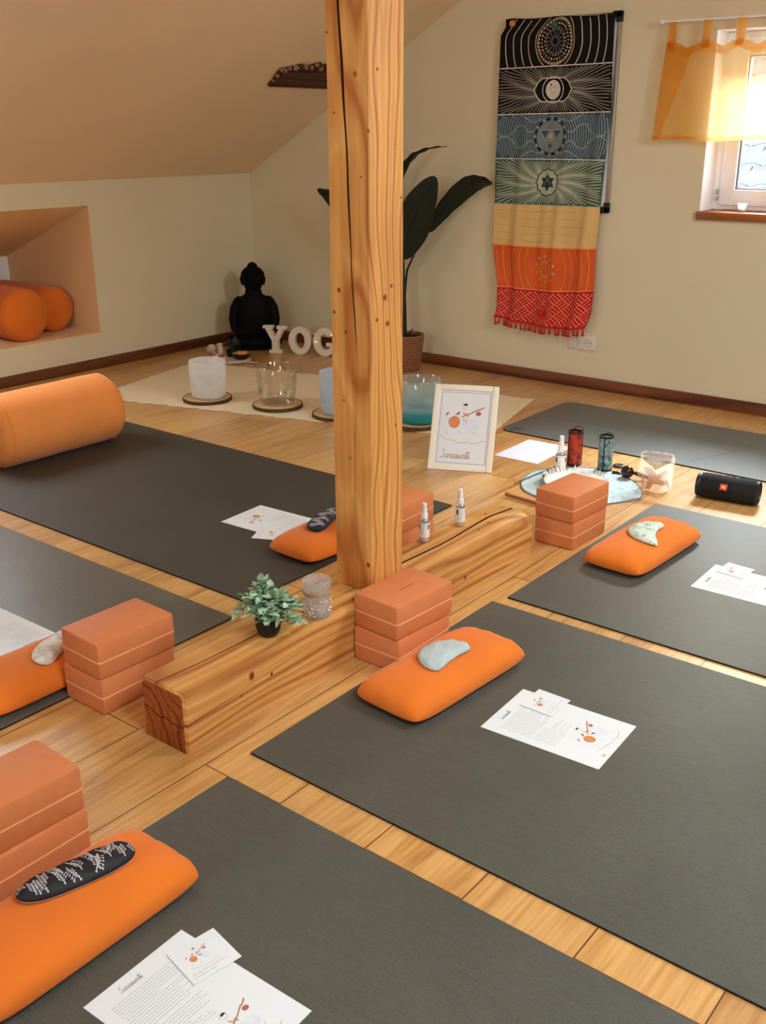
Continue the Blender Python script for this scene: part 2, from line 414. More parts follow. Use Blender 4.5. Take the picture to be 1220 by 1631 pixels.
EB_NAVY = M('navy_cotton', srgb(34, 38, 54), 0.8, 0.15, 60)
EB_CHECK = stripes('pale_blue_check_cotton', srgb(160, 180, 182), srgb(204, 214, 212), 75)
EB_MINT = marble('mint_floral_cotton', srgb(206, 222, 206), srgb(120, 154, 136), 60, 0.85, (0.5, 0.66), 0.6)
EB_CREAM = marble('cream_marbled_cotton', srgb(232, 224, 212), srgb(178, 168, 158), 26, 0.85, (0.45, 0.68))
SATINW = M('white_satin_back', srgb(206, 204, 206), 0.5, 0.06, 60)
SPRIG = M('silver_grey_print', srgb(190, 186, 190), 0.8)
LOGOR = M('orange_red_badge', srgb(216, 66, 24), 0.5)
LOGOW = M('white_badge_letters', srgb(240, 220, 200), 0.5)
TILE = M('grey_roof_tile', srgb(110, 110, 113), 0.9, 0.05, 5)
TILEG = M('roof_tile_gap', srgb(62, 62, 64), 0.9)
# tapestry
T_BLACK = M('tapestry_black', srgb(26, 23, 24), 0.9, 0.1, 30, spec=0.15)
T_BLUE = M('tapestry_slate_blue', srgb(66, 84, 94), 0.9, 0.12, 12, spec=0.15)
T_GREEN = M('tapestry_green', srgb(72, 96, 82), 0.9, 0.12, 12, spec=0.15)
T_TAN = M('tapestry_ochre', srgb(226, 186, 122), 0.9, 0.06, 8, spec=0.15)
T_ORANGE = M('tapestry_orange', srgb(222, 96, 44), 0.9, 0.06, 8, spec=0.15)
T_RED = M('tapestry_red', srgb(196, 34, 24), 0.9, 0.08, 12, spec=0.15)
L_WHITE = M('print_white', srgb(214, 208, 196), 0.9)
L_GREY = M('print_grey', srgb(150, 144, 132), 0.9)
L_CREAM = M('print_cream', srgb(206, 180, 150), 0.9)
L_BLUE = M('print_pale_blue', srgb(150, 168, 172), 0.9)
L_GREEN = M('print_pale_sage', srgb(178, 184, 160), 0.9)
L_OCHRE = M('print_ochre', srgb(206, 160, 88), 0.9)
L_ORANGE = M('print_pale_orange', srgb(240, 150, 92), 0.9)
L_PINK = M('print_pink', srgb(246, 142, 116), 0.9)
T_GLOWB = M('print_slate_disc', srgb(120, 130, 132), 0.9)
T_DKGREEN = M('print_dark_green', srgb(40, 62, 54), 0.9)

# ------------------------------------------------------------------ mesh helpers
class MB:
    def __init__(s):
        s.v = []; s.f = []; s.i = []; s.m = []
    def mi(s, mat):
        if mat not in s.m: s.m.append(mat)
        return s.m.index(mat)
    def add(s, vs, fs, mat, T=None):
        b = len(s.v); k = s.mi(mat)
        for p in vs:
            p = Vector(p)
            s.v.append(T @ p if T is not None else p)
        for f in fs:
            s.f.append([b+q for q in f]); s.i.append(k)
        return s
    def bm(s, bm, mat, T=None):
        bm.verts.ensure_lookup_table(); bm.verts.index_update()
        s.add([v.co.copy() for v in bm.verts], [[v.index for v in f.verts] for f in bm.faces], mat, T)
        bm.free(); return s
    def box(s, lo, hi, mat, bev=0.0, seg=2, T=None):
        bm = bmesh.new()
        bmesh.ops.create_cube(bm, size=1.0)
        for v in bm.verts:
            v.co = Vector([(lo[k]+hi[k])/2+v.co[k]*(hi[k]-lo[k]) for k in range(3)])
        if bev > 0:
            bmesh.ops.bevel(bm, geom=bm.edges[:], offset=bev, segments=seg, affect='EDGES', profile=0.5)
        return s.bm(bm, mat, T)
    def lathe(s, prof, mat, n=32, T=None, wob=None):
        vs = []; fs = []
        for (r, z) in prof:
            for k in range(n):
                a = 2*pi*k/n
                rr = r*(wob(a, z) if wob else 1.0)
                vs.append((rr*cos(a), rr*sin(a), z))
        m = len(prof)
        for i in range(m-1):
            for k in range(n):
                k2 = (k+1) % n
                fs.append([i*n+k, i*n+k2, (i+1)*n+k2, (i+1)*n+k])
        if prof[0][0] > 1e-6: fs.append([k for k in range(n)][::-1])
        if prof[-1][0] > 1e-6: fs.append([(m-1)*n+k for k in range(n)])
        return s.add(vs, fs, mat, T)
    def shell(s, prof, mat, n=40, T=None):
        """revolved profile left open (no end caps)"""
        vs = []; fs = []
        for (r, z) in prof:
            for k in range(n):
                a = 2*pi*k/n; vs.append((r*cos(a), r*sin(a), z))
        for i in range(len(prof)-1):
            for k in range(n):
                k2 = (k+1) % n
                fs.append([i*n+k, i*n+k2, (i+1)*n+k2, (i+1)*n+k])
        return s.add(vs, fs, mat, T)
    def tube(s, path, r, mat, n=8, T=None, closed=False):
        P = [Vector(p) for p in path]; m = len(P)
        R = r if isinstance(r, (list, tuple)) else [r]*m
        vs = []; fs = []
        prev = None
        for i, p in enumerate(P):
            if closed: t = P[(i+1) % m]-P[i-1]
            else: t = P[min(i+1, m-1)]-P[max(i-1, 0)]
            if t.length < 1e-9: t = Vector((0, 0, 1))
            t.normalize()
            if prev is None:
                a = Vector((0, 0, 1)) if abs(t.z) < 0.9 else Vector((1, 0, 0))
                x = t.cross(a).normalized()
            else:
                x = (prev-t*prev.dot(t))
                x = x.normalized() if x.length > 1e-6 else t.orthogonal().normalized()
            prev = x; y = t.cross(x)
            for k in range(n):
                a = 2*pi*k/n
                vs.append(p+(x*cos(a)+y*sin(a))*R[i])
        mm = m if closed else m-1
        for i in range(mm):
            j = (i+1) % m
            for k in range(n):
                k2 = (k+1) % n
                fs.append([i*n+k, i*n+k2, j*n+k2, j*n+k])
        if not closed:
            fs.append([k for k in range(n)][::-1]); fs.append([(m-1)*n+k for k in range(n)])
        return s.add(vs, fs, mat, T)
    def sphere(s, c, r, mat, sub=3, sc=(1, 1, 1), T=None):
        bm = bmesh.new(); bmesh.ops.create_icosphere(bm, subdivisions=sub, radius=1.0)
        for v in bm.verts: v.co = Vector((c[0]+v.co.x*r*sc[0], c[1]+v.co.y*r*sc[1], c[2]+v.co.z*r*sc[2]))
        return s.bm(bm, mat, T)
    def prism(s, pts, z0, z1, mat, T=None):
        n = len(pts)
        vs = [(p[0], p[1], z0) for p in pts]+[(p[0], p[1], z1) for p in pts]
        fs = [list(range(n))[::-1], [n+k for k in range(n)]]+[[k, (k+1) % n, n+(k+1) % n, n+k] for k in range(n)]
        return s.add(vs, fs, mat, T)
    def grid(s, fn, nu, nv, mat, T=None, flip=False, cu=False):
        vs = [fn(i/nu, j/nv) for i in range(nu+1) for j in range(nv+1)]
        fs = []
        for i in range(nu):
            for j in range(nv):
                a = i*(nv+1)+j; q = [a, a+nv+1, a+nv+2, a+1]
                fs.append(q[::-1] if flip else q)
        return s.add(vs, fs, mat, T)
    def strip(s, fn, pts, wd, mat, taper=False, T=None):
        """flat ribbon of width wd along 2-D points, mapped to the surface by fn(x,y)->point"""
        n = len(pts); L = []; R = []
        for i in range(n):
            a = pts[max(i-1, 0)]; b = pts[min(i+1, n-1)]
            dx, dy = b[0]-a[0], b[1]-a[1]; l = sqrt(dx*dx+dy*dy) or 1
            w_ = wd/2*((1-0.75*i/(n-1)) if taper else 1)
            L.append(fn(pts[i][0]-dy/l*w_, pts[i][1]+dx/l*w_)); R.append(fn(pts[i][0]+dy/l*w_, pts[i][1]-dx/l*w_))
        return s.add(L+R, [[i, n+i, n+i+1, i+1] for i in range(n-1)], mat, T)
    def fill(s, fn, pts, mat, rings=6, T=None):
        """filled outline built from shrinking rings, so that it follows a wavy surface"""
        n = len(pts); cx = sum(p[0] for p in pts)/n; cy = sum(p[1] for p in pts)/n
        Q = []
        for i in range(n):
            a, b = pts[i], pts[(i+1) % n]
            k = max(1, int(sqrt((b[0]-a[0])**2+(b[1]-a[1])**2)/0.012))
            Q += [(a[0]+(b[0]-a[0])*j/k, a[1]+(b[1]-a[1])*j/k) for j in range(k)]
        n = len(Q); vs = []
        for r in range(rings):
            f = 1-r/rings
            vs += [fn(cx+(p[0]-cx)*f, cy+(p[1]-cy)*f) for p in Q]
        vs.append(fn(cx, cy)); fs = []
        for r in range(rings-1):
            for i in range(n):
                j = (i+1) % n; fs.append([r*n+i, r*n+j, (r+1)*n+j, (r+1)*n+i])
        for i in range(n): fs.append([(rings-1)*n+i, (rings-1)*n+(i+1) % n, rings*n])
        return s.add(vs, fs, mat, T)
    def poly(s, fn, pts, mat, T=None):
        return s.add([fn(p[0], p[1]) for p in pts], [list(range(len(pts)))], mat, T)
    def build(s, name, parent=None, loc=(0, 0, 0), rz=0.0, smooth=40, merge=0.0):
        me = bpy.data.meshes.new(name)
        me.from_pydata([tuple(v) for v in s.v], [], s.f)
        for m in s.m: me.materials.append(m)
        me.polygons.foreach_set('material_index', s.i)
        bm = bmesh.new(); bm.from_mesh(me)
        if merge > 0: bmesh.ops.remove_doubles(bm, verts=bm.verts, dist=merge)
        if any(len(f.verts) > 4 for f in bm.faces): pass
        bm.to_mesh(me); bm.free()
        if smooth:
            me.polygons.foreach_set('use_smooth', [True]*len(me.polygons))
            me.set_sharp_from_angle(angle=radians(smooth))
        me.update()
        o = bpy.data.objects.new(name, me); COL.objects.link(o)
        o.location = loc; o.rotation_euler = (0, 0, rz)
        if parent: o.parent = parent
        return o

def tag(o, label, cat, group=None, kind=None):
    o['label'] = label; o['category'] = cat
    if group: o['group'] = group
    if kind: o['kind'] = kind
    return o
def empty(name, loc, label, cat, group=None, rz=0.0, rot=None):
    o = bpy.data.objects.new(name, None); COL.objects.link(o)
    o.location = loc; o.rotation_euler = rot or (0, 0, rz); o.empty_display_size = 0.05
    return tag(o, label, cat, group)
def struct(o):
    o['kind'] = 'structure'; return o
def TR(x=0, y=0, z=0, rz=0.0, rx=0.0, ry=0.0):
    return Matrix.Translation((x, y, z)) @ Matrix.Rotation(rz, 4, 'Z') @ Matrix.Rotation(ry, 4, 'Y') @ Matrix.Rotation(rx, 4, 'X')
def curve(pts, n=6):
    """Catmull-Rom through 2-D/3-D points"""
    P = [Vector(p) for p in pts]; out = []
    for i in range(len(P)-1):
        a = P[max(i-1, 0)]; b = P[i]; c = P[i+1]; d = P[min(i+2, len(P)-1)]
        for k in range(n):
            t = k/n
            out.append(0.5*((2*b)+(c-a)*t+(2*a-5*b+4*c-d)*t*t+(3*b-a-3*c+d)*t**3))
    out.append(P[-1]); return out
def arc(cx, cy, rx, ry, a0, a1, n=24):
    return [(cx+rx*cos(a0+(a1-a0)*k/n), cy+ry*sin(a0+(a1-a0)*k/n)) for k in range(n+1)]
def copy_tree(o, parent=None):
    c = o.copy(); COL.objects.link(c)
    if parent: c.parent = parent
    for ch in list(o.children): copy_tree(ch, c)
    return c

# ------------------------------------------------------------------ room shell
XW, YB = -3.4676, 3.6835           # knee wall, gable wall
ZK, TB = 1.0538, 0.5475            # knee height, roof slope
XR, YF = 3.33, -3.0
XM = (XW+XR)/2; ZR = ZK+TB*(XM-XW)
struct(MB().box((XW-1.0, YF-0.3, -0.1), (XR+0.3, YB+0.3, 0.0), FLOOR).build('floor'))

# knee wall with niche
NY0, NY1, NZ0, NZ1 = 0.9, 2.407, 0.208, 0.922
mb = MB()
mb.box((XW-0.12, YF, 0), (XW, NY0, ZK), WALL).box((XW-0.12, NY1, 0), (XW, YB, ZK), WALL)
mb.box((XW-0.12, NY0, 0), (XW, NY1, NZ0), WALL).box((XW-0.12, NY0, NZ1), (XW, NY1, ZK), WALL)
struct(mb.build('wall_left', smooth=0))
xd, zd = -4.345, 0.585
struct(MB().box((xd-0.03, NY0-0.03, NZ0-0.03), (XW-0.12, NY1+0.03, NZ0), NICHE).box((XW-0.12, NY0, NZ0-0.002), (XW+0.0005, NY1, NZ0+0.0005), NICHE).build('wall_niche_bottom', smooth=0))
struct(MB().box((xd-0.03, NY1, NZ0), (XW-0.12, NY1+0.03, NZ1+0.03), NICHE).box((XW-0.12, NY1-0.002, NZ0), (XW-0.0004, NY1+0.001, NZ1), NICHE).build('wall_niche_right', smooth=0))
struct(MB().box((xd-0.03, NY0-0.03, NZ0), (XW-0.12, NY0, NZ1+0.03), NICHE).build('wall_niche_left', smooth=0))
struct(MB().box((xd-0.03, NY0, NZ0), (xd, NY1, zd+0.03), WHITEP).build('wall_niche_back', smooth=0))
xf = XW-0.0004
struct(MB().add([(xd, NY0, zd), (xf, NY0, NZ1-0.002), (xf, NY1, NZ1-0.002), (xd, NY1, zd), (xd, NY0, zd+0.003), (xf, NY0, NZ1), (xf, NY1, NZ1), (xd, NY1, zd+0.003)],
       [[0, 1, 2, 3], [7, 6, 5, 4], [0, 4, 5, 1], [3, 2, 6, 7], [1, 5, 6, 2], [0, 3, 7, 4]], NICHE).build('ceiling_niche', smooth=0))

# gable wall with the window opening, cut to the roof line
WX0, WX1, WZ0, WZ1 = -0.425, 0.285, 0.943, 1.735
def roofz(x): return min(ZK+TB*(x-XW), ZK+TB*(XR-x))
def gable(name, y0, y1, holes):
    mb = MB()
    (hx0, hx1, hz0, hz1) = holes
    def pr(poly):
        n = len(poly)
        vs = [(x, y0, z) for x, z in poly]+[(x, y1, z) for x, z in poly]
        mb.add(vs, [list(range(n)), [n+k for k in range(n)][::-1]]+[[k, n+k, n+(k+1) % n, (k+1) % n] for k in range(n)], WALL)
    pr([(XW, 0), (hx0, 0), (hx0, roofz(hx0)), (XW, ZK)])
    pr([(hx1, 0), (XR, 0), (XR, ZK), (hx1, roofz(hx1))])
    pr([(hx0, 0), (hx1, 0), (hx1, hz0), (hx0, hz0)])
    if hx0 < XM < hx1: pr([(hx0, hz1), (hx1, hz1), (hx1, roofz(hx1)), (XM, ZR), (hx0, roofz(hx0))])
    else: pr([(hx0, hz1), (hx1, hz1), (hx1, roofz(hx1)), (hx0, roofz(hx0))])
    return struct(mb.build(name, smooth=0))
gable('wall_back', YB, YB+0.3, (WX0, WX1, WZ0-0.03, WZ1))
gable('wall_front', YF-0.25, YF, (-0.3, 0.7, 1.0, 2.0))
struct(MB().box((XR, YF, 0), (XR+0.12, YB, ZK), WALL).build('wall_right', smooth=0))
# sloped ceilings; the right one has two roof windows
def slope(name, quads, side):
    mb = MB()
    for (x0, x1, y0, y1) in quads:
        z0, z1 = roofz(x0), roofz(x1)
        t = 0.12
        mb.add([(x0, y0, z0), (x1, y0, z1), (x1, y1, z1), (x0, y1, z0), (x0, y0, z0+t), (x1, y0, z1+t), (x1, y1, z1+t), (x0, y1, z0+t)],
               [[0, 3, 2, 1], [4, 5, 6, 7], [0, 1, 5, 4], [1, 2, 6, 5], [2, 3, 7, 6], [3, 0, 4, 7]], CEIL)
    return struct(mb.build(name, smooth=0))
lx0, lx1, la, lb = -3.35, -2.72, 0.35, 1.35
slope('ceiling_left', [(XW, lx0, YF, YB), (lx1, XM, YF, YB), (lx0, lx1, YF, la), (lx0, lx1, lb, YB)], 0)
sx0, sx1 = 1.4, 2.15
ya, yb, yc, yd = -0.85, 0.15, 1.25, 2.25
slope('ceiling_right', [(XM, sx0, YF, YB), (sx1, XR, YF, YB), (sx0, sx1, YF, ya), (sx0, sx1, yb, yc), (sx0, sx1, yd, YB)], 1)
def roof_window(n, y0, y1, sx0=sx0, sx1=sx1):
    mb = MB()
    z0, z1 = roofz(sx0), roofz(sx1)
    ang = atan2(z1-z0, sx1-sx0); ln = sqrt((sx1-sx0)**2+(z1-z0)**2)
    T = Matrix.Translation((sx0, y0, z0+0.01)) @ Matrix.Rotation(-ang, 4, 'Y')
    W_ = y1-y0; b = 0.06
    for lo, hi in (((0, 0, 0), (b, W_, 0.08)), ((ln-b, 0, 0), (ln, W_, 0.08)), ((b, 0, 0), (ln-b, b, 0.08)), ((b, W_-b, 0), (ln-b, W_, 0.08))):
        mb.box(lo, hi, WHITEP, 0.004, T=T)
    f = struct(mb.build('window_%d' % n))
    g = MB().box((b, b, 0.04), (ln-b, W_-b, 0.044), PANE, T=T).build('glass', f)
roof_window(2, ya, yb); roof_window(3, yc, yd); roof_window(5, la, lb, lx0, lx1)
# front window behind the viewer
mb = MB()
for lo, hi in (((-0.3, 1.0), (-0.23, 2.0)), ((0.63, 1.0), (0.7, 2.0)), ((-0.23, 1.0), (0.63, 1.07)), ((-0.23, 1.93), (0.63, 2.0))):
    mb.box((lo[0], YF-0.15, lo[1]), (hi[0], YF-0.08, hi[1]), UPVC, 0.005)
f4 = struct(mb.build('window_4'))
MB().box((-0.23, YF-0.12, 1.07), (0.63, YF-0.115, 1.93), PANE).build('glass', f4)
# baseboards
struct(MB().box((XW, YB-0.016, 0), (XR, YB, 0.06), BASE, 0.003).box((XW, YB-0.022, 0), (XR, YB-0.016, 0.008), BASE).build('baseboard_back'))
struct(MB().box((XW, YF, 0), (XW+0.016, YB-0.022, 0.06), BASEY, 0.003).build('baseboard_left'))

# gable window: recess lining, frame, sash, pane, seal, sill
mb = MB()
yf = YB+0.115
mb.box((WX0, YB+0.0, WZ0), (WX0+0.004, YB+0.3, WZ1), WHITEP).box((WX1-0.004, YB, WZ0), (WX1, YB+0.3, WZ1), WHITEP).box((WX0, YB, WZ1-0.004), (WX1, YB+0.3, WZ1), WHITEP)
win = struct(mb.build('window_1', smooth=0))
def ring(mb, x0, x1, z0, z1, b, y0, y1, mat, bev=0.004):
    mb.box((x0, y0, z0), (x0+b, y1, z1), mat, bev).box((x1-b, y0, z0), (x1, y1, z1), mat, bev)
    mb.box((x0+b-0.004, y0, z0), (x1-b+0.004, y1, z0+b), mat, bev).box((x0+b-0.004, y0, z1-b), (x1-b+0.004, y1, z1), mat, bev)
mb = MB(); ring(mb, WX0+0.004, WX1-0.004, WZ0+0.002, WZ1-0.004, 0.055, yf+0.012, yf+0.08, UPVC); mb.build('window_frame', win)
mb = MB(); ring(mb, WX0+0.042, WX1-0.042, WZ0+0.022, WZ1-0.03, 0.075, yf, yf+0.06, UPVC, 0.008); sash = mb.build('window_sash', win)
mb = MB(); ring(mb, WX0+0.116, WX1-0.116, WZ0+0.096, WZ1-0.104, 0.007, yf+0.012, yf+0.04, SEAL, 0.001); mb.build('glazing_seal', sash)
MB().box((WX0+0.12, yf+0.026, WZ0+0.1), (WX1-0.12, yf+0.03, WZ1-0.108), PANE).build('glass', sash)
mb = MB()
for z in (1.0, 1.03): mb.lathe([(0.006, z-0.012), (0.007, z), (0.006, z+0.012)], STEEL, 10, TR(WX0+0.036, yf-0.002, 0))
mb.build('hinge', sash)
MB().box((WX0-0.008, YB-0.022, WZ0-0.038), (WX1+0.008, YB+0.2, WZ0), SILL, 0.006).build('window_sill', win)

# house roof seen through the window
mb = MB()
def tile_roof(u, v):
    x = -4+u*9; s = v*22
    wave = 0.035*abs(sin(x*pi/0.26))
    step = 0.05*(1-(s % 1.0))
    return (x, 7.5+s*0.32, -0.6+s*0.19+wave+step)
mb.grid(lambda u, v: tile_roof(u, v), 280, 132, TILE)
for k in range(22):
    pts = [(-4+9*i/200) for i in range(201)]
    path = [(x, 7.5+k*0.32-0.012, -0.6+k*0.19+0.035*abs(sin(x*pi/0.26))+0.02) for x in pts]
    mb.tube(path, 0.011, TILEG, 4)
for k in range(34):
    x = -4+0.26*k
    mb.tube([(x, 7.5+s*0.32, -0.6+s*0.19+0.045) for s in range(22)], 0.007, TILEG, 4)
tag(mb.build('tiled_roof'), 'grey tiled roof of the house outside the window', 'roof')

# purlin end showing through the sloped ceiling
th = math.atan(TB)
T = Matrix.Translation((-2.565, 2.93, ZK+TB*(-2.565-XW))) @ Matrix.Rotation(-th, 4, 'Y')
mb = MB()
prof = [(0.0, 0.03), (0.0, YB-2.93)]
n = 26
vs = []; fs = []
random.seed(3)
tops = [0.145+0.05*min(1, (k/n)*6)+random.uniform(-0.012, 0.012) for k in range(n+1)]
L0 = YB-2.93-0.001
for k in range(n+1):
    y = L0*k/n + (0.0)
    yo = 0.045 if k == 0 else 0
    for (a, d) in ((0.0, -0.001), (0.0, -0.020), (tops[k]*0.9, -0.018), (tops[k], -0.001)):
        vs.append((a, y+(0.05*(1-a/0.18) if k == 0 else 0), d))
for k in range(n):
    for j in range(3):
        fs.append([k*4+j, k*4+j+1, (k+1)*4+j+1, (k+1)*4+j])
fs.append([0, 1, 2, 3])
mb.add(vs, fs, OLDW, T)
for k in range(40):
    y = L0*k/40; a = tops[int(k/40*n)]
    mb.sphere((a+random.uniform(-0.012, 0.006), y+0.01, -0.012), random.uniform(0.008, 0.018), PLASTER if k % 3 else CRACK, 1, (1, 1.2, 1), T)
for k in range(6):
    mb.sphere((0.02+0.025*k, 0.035-0.007*k, -0.012), random.uniform(0.01, 0.016), PLASTER if k % 2 else CRACK, 1, T=T)
tag(mb.build('ceiling_purlin', smooth=30), 'dark rough timber showing through broken plaster in the sloping ceiling', 'beam')

# ------------------------------------------------------------------ timber beam on the floor
BW, BH, BL = 0.147, 0.153, 1.50
def beam():
    mb = MB(); n = 64; vs = []; random.seed(5)
    ys = [0.0]+[0.006]+[BL*k/n for k in range(1, n)]+[BL-0.012, BL]
    ring_n = None
    for q, y in enumerate(ys):
        t = y/BL
        inset = 0.006 if q == 0 else (0.010 if q == len(ys)-1 else 0)
        # arris: crisp at the front, waney towards the back
        wn = 0.010+max(0, t-0.5)*0.05*(1+0.35*sin(y*17)+0.2*sin(y*41))
        if t > 0.95: wn += (t-0.95)*0.5
        wob = 0.0015*sin(y*9)
        h = BH-inset-(0.012*max(0, (t-0.9)*10) if t > 0.9 else 0)
        xr = -inset+wob; xl = -BW+inset
        cx = -0.094+0.018*sin(y*2.2)+0.004*sin(y*13)+0.02*t
        g = 0.0008+0.0010*abs(sin(y*5.1+0.6))+(0.0030 if t > 0.55 else 0)
        d = 0.012
        cz = 0.072+0.010*sin(y*3.0)+0.12*min(y, 0.35)*0.5
        gz = 0.0012*max(0.25, 1-y/0.3)
        sec = [(xl, 0.0), (xr, 0.0), (xr, cz-gz), (xr-0.008*max(0.15, 1-y/0.4), cz), (xr, cz+gz), (xr, h-wn), (xr-wn*0.3, h-wn*0.3), (xr-wn, h),
               (cx+g, h), (cx, h-d), (cx-g, h), (xl+0.008, h), (xl, h-0.008)]
        ring_n = len(sec)
        for (x, z) in sec: vs.append((x, y, z))
    m = len(ys)
    fs_side = []; fs_dark = []
    for i in range(m-1):
        for k in range(ring_n):
            k2 = (k+1) % ring_n
            f = [i*ring_n+k, (i+1)*ring_n+k, (i+1)*ring_n+k2, i*ring_n+k2]
            (fs_dark if k in (2, 3, 8, 9) else fs_side).append(f[::-1])
    mb.add(vs, fs_side, BEAMW)
    b0 = 0
    mb.f += [list(f) for f in fs_dark]; mb.i += [mb.mi(CRACK)]*len(fs_dark)
    mb.f += [list(range(ring_n))]; mb.i += [mb.mi(BEAME)]
    mb.f += [[(m-1)*ring_n+k for k in range(ring_n)][::-1]]; mb.i += [mb.mi(BEAME)]
    # end-face checks
    P = lambda x, z: (x, -0.0006, z)
    pts = [(-BW+0.007, 0.083), (-0.12, 0.079), (-0.10, 0.070), (-0.083, 0.067), (-0.07, 0.074), (-0.05, 0.068), (-0.03, 0.066), (-0.012, 0.067), (-0.006, 0.069)]
    mb.strip(P, pts, 0.0028, CRACK)
    mb.strip(P, [(-0.09, 0.148), (-0.092, 0.12), (-0.09, 0.09)], 0.0012, KNOTD)
    mb.strip(P, [(-0.085, 0.066), (-0.088, 0.03), (-0.086, 0.0)], 0.0012, KNOTD)
    mb.strip(P, [(-0.055, 0.1), (-0.056, 0.07)], 0.001, KNOTD)
    # knots
    for (y, z, r) in ((0.205, 0.112, 0.008), (0.17, 0.075, 0.003), (0.27, 0.088, 0.004), (1.1, 0.05, 0.005)):
        Q = lambda a, b: (0.0024, y+a*0.8, z+b)
        mb.poly(Q, arc(0, 0, r*1.3, r*1.5, 0, 2*pi, 14)[:-1], KNOT)
        Q2 = lambda a, b: (0.0027, y+a*0.8, z+b)
        mb.poly(Q2, arc(0, 0, r*.7, r*.9, 0, 2*pi, 12)[:-1], KNOTD)
    for (x, y) in ((-0.05, 1.3), (-0.04, 1.23), (-0.10, 1.36), (-0.06, 1.05)):
        mb.poly(lambda a, b: (x+a, y+b, BH+0.0004), arc(0, 0, 0.004, 0.006, 0, 2*pi, 10)[:-1], KNOTD)
    return tag(mb.build('timber_beam', smooth=30), 'thick pine beam lying on the floor, its cracked end towards the front', 'beam')
beam()

# ------------------------------------------------------------------ timber post standing on the beam
PW, PY, PT = 0.1285, 0.661, 2.84
def post():
    mb = MB(); vs = []; n = 70
    zs = [BH+0.0005+(PT-BH)*k/n for k in range(n+1)]
    sec_n = 0
    for z in zs:
        f = max(0.0, min(1.0, (z-0.78)/0.86))
        fr = 0.64-0.34*f if z > 0.78 else 0.64-(0.78-z)*0.3
        cx = -PW+PW*(fr+0.012*sin(z*11)+0.006*sin(z*31))
        g = (0.0008+0.0034*f**0.7+0.0005*sin(z*23)) if z > 0.76 else 0.0005
        d = 0.006+0.018*f
        ch = 0.0045+0.001*sin(z*8)
        w = 0.0008*sin(z*6)
        sec = [(-PW+0.003+w, 0), (cx-g, 0), (cx, d), (cx+g, 0), (-ch, 0), (0, ch), (w, PW*0.5), (0, PW-0.003), (-0.003, PW), (-PW+0.003, PW), (-PW, PW-0.003), (-PW+w, 0.003)]
        sec_n = len(sec)
        for (x, y) in sec: vs.append((x, PY+y, z))
    fs = []; fd = []
    for i in range(n):
        for k in range(sec_n):
            k2 = (k+1) % sec_n
            (fd if k in (1, 2) else fs).append([i*sec_n+k, i*sec_n+k2, (i+1)*sec_n+k2, (i+1)*sec_n+k])
    fs.append(list(range(sec_n))[::-1]); fs.append([n*sec_n+k for k in range(sec_n)])
    mb.add(vs, fs, POSTW)
    mb.f += fd; mb.i += [mb.mi(CRACK)]*len(fd)
    def knot(face, fr, z, r, dark=True):
        r *= 0.62
        o1, o2 = 0.0006, 0.0009
        if face == 'L':
            A = lambda a, b: (-PW+PW*fr+a, PY-o1, z+b); B = lambda a, b: (-PW+PW*fr+a, PY-o2, z+b)
        else:
            A = lambda a, b: (o1+0.0008, PY+PW*fr+a, z+b); B = lambda a, b: (o2+0.0008, PY+PW*fr+a, z+b)
        mb.poly(A, arc(0, 0, r, r*1.25, 0, 2*pi, 14)[:-1], KNOT)
        if dark: mb.poly(B, arc(0, 0, r*.55, r*.7, 0, 2*pi, 12)[:-1], KNOTD)
    for a in (('L', .05, 1.52, .005), ('L', .68, 1.43, .009, False), ('L', .97, 1.31, .006), ('L', .18, 1.35, .005), ('L', .80, 1.21, .004), ('L', .22, .945, .009),
              ('L', .09, .89, .007), ('L', .38, .845, .008), ('R', .42, .93, .010), ('R', .62, .955, .006), ('R', .50, .865, .009), ('R', .17, .88, .006),
              ('L', .52, .72, .004), ('L', .88, .235, .010), ('L', .08, .19, .004), ('R', .33, 1.62, .005), ('R', .22, 1.44, .005), ('R', .72, 1.28, .004), ('R', .9, 1.16, .004),
              ('L', .45, .52, .005), ('R', .75, .60, .005), ('L', .3, .67, .005)):
        knot(*a)
    return tag(mb.build('timber_post', smooth=30), 'square pine post with a long crack, standing on the floor beam', 'post')
post()

# ------------------------------------------------------------------ yoga mats
def mat_(name, x0, x1, y0, y1, label, top=MATD, rad=0.004, t=0.005, loc=None):
    mb = MB(); cx, cy = (x0+x1)/2, (y0+y1)/2
    a, b = (x1-x0)/2, (y1-y0)/2
    pts = []
    for (sx, sy, a0) in ((1, 1, 0), (-1, 1, pi/2), (-1, -1, pi), (1, -1, 3*pi/2)):
        for k in range(7):
            q = a0+pi/2*k/6; pts.append((sx*(a-rad)+rad*cos(q), sy*(b-rad)+rad*sin(q)))
    mb.prism(pts, 0.0, t-0.0008, MATE)
    mb.prism([(p[0]*(1-0.0006), p[1]*(1-0.0012)) for p in pts], t-0.0009, t, top)
    return tag(mb.build('yoga_mat', loc=(cx, cy, 0.0004), smooth=0), label, 'yoga mat', 'dark exercise mats on the floor' if top is not MATG else None), mb
mat_('m', 0.1325, 2.13, -1.005, -0.005, 'charcoal exercise mat in the foreground with the black floral eye pillow')
mat_('m', 0.1053, 2.10, 0.0898, 1.0901, 'charcoal exercise mat beside the post with the pale check eye pillow')
mat_('m', 0.125, 2.12, 1.1415, 2.18, 'charcoal exercise mat lit by the window, in front of the black speaker')
mat_('m', -2.42, -0.422, -0.456, 0.5438, 'charcoal exercise mat at left, sheen mixed into its colour, its right end near the small plant on the beam', MAT_SHEEN)
mat_('m', -2.45, -0.462, 0.6375, 1.700, 'charcoal exercise mat, shade mixed into its colour, with the big orange bolster lying across it', MAT_SHADE)
GX0, GX1, GY0, GY1 = -0.885, 0.96, 2.683, 3.345
gm = MB()
gcx, gcy = (GX0+GX1)/2, (GY0+GY1)/2
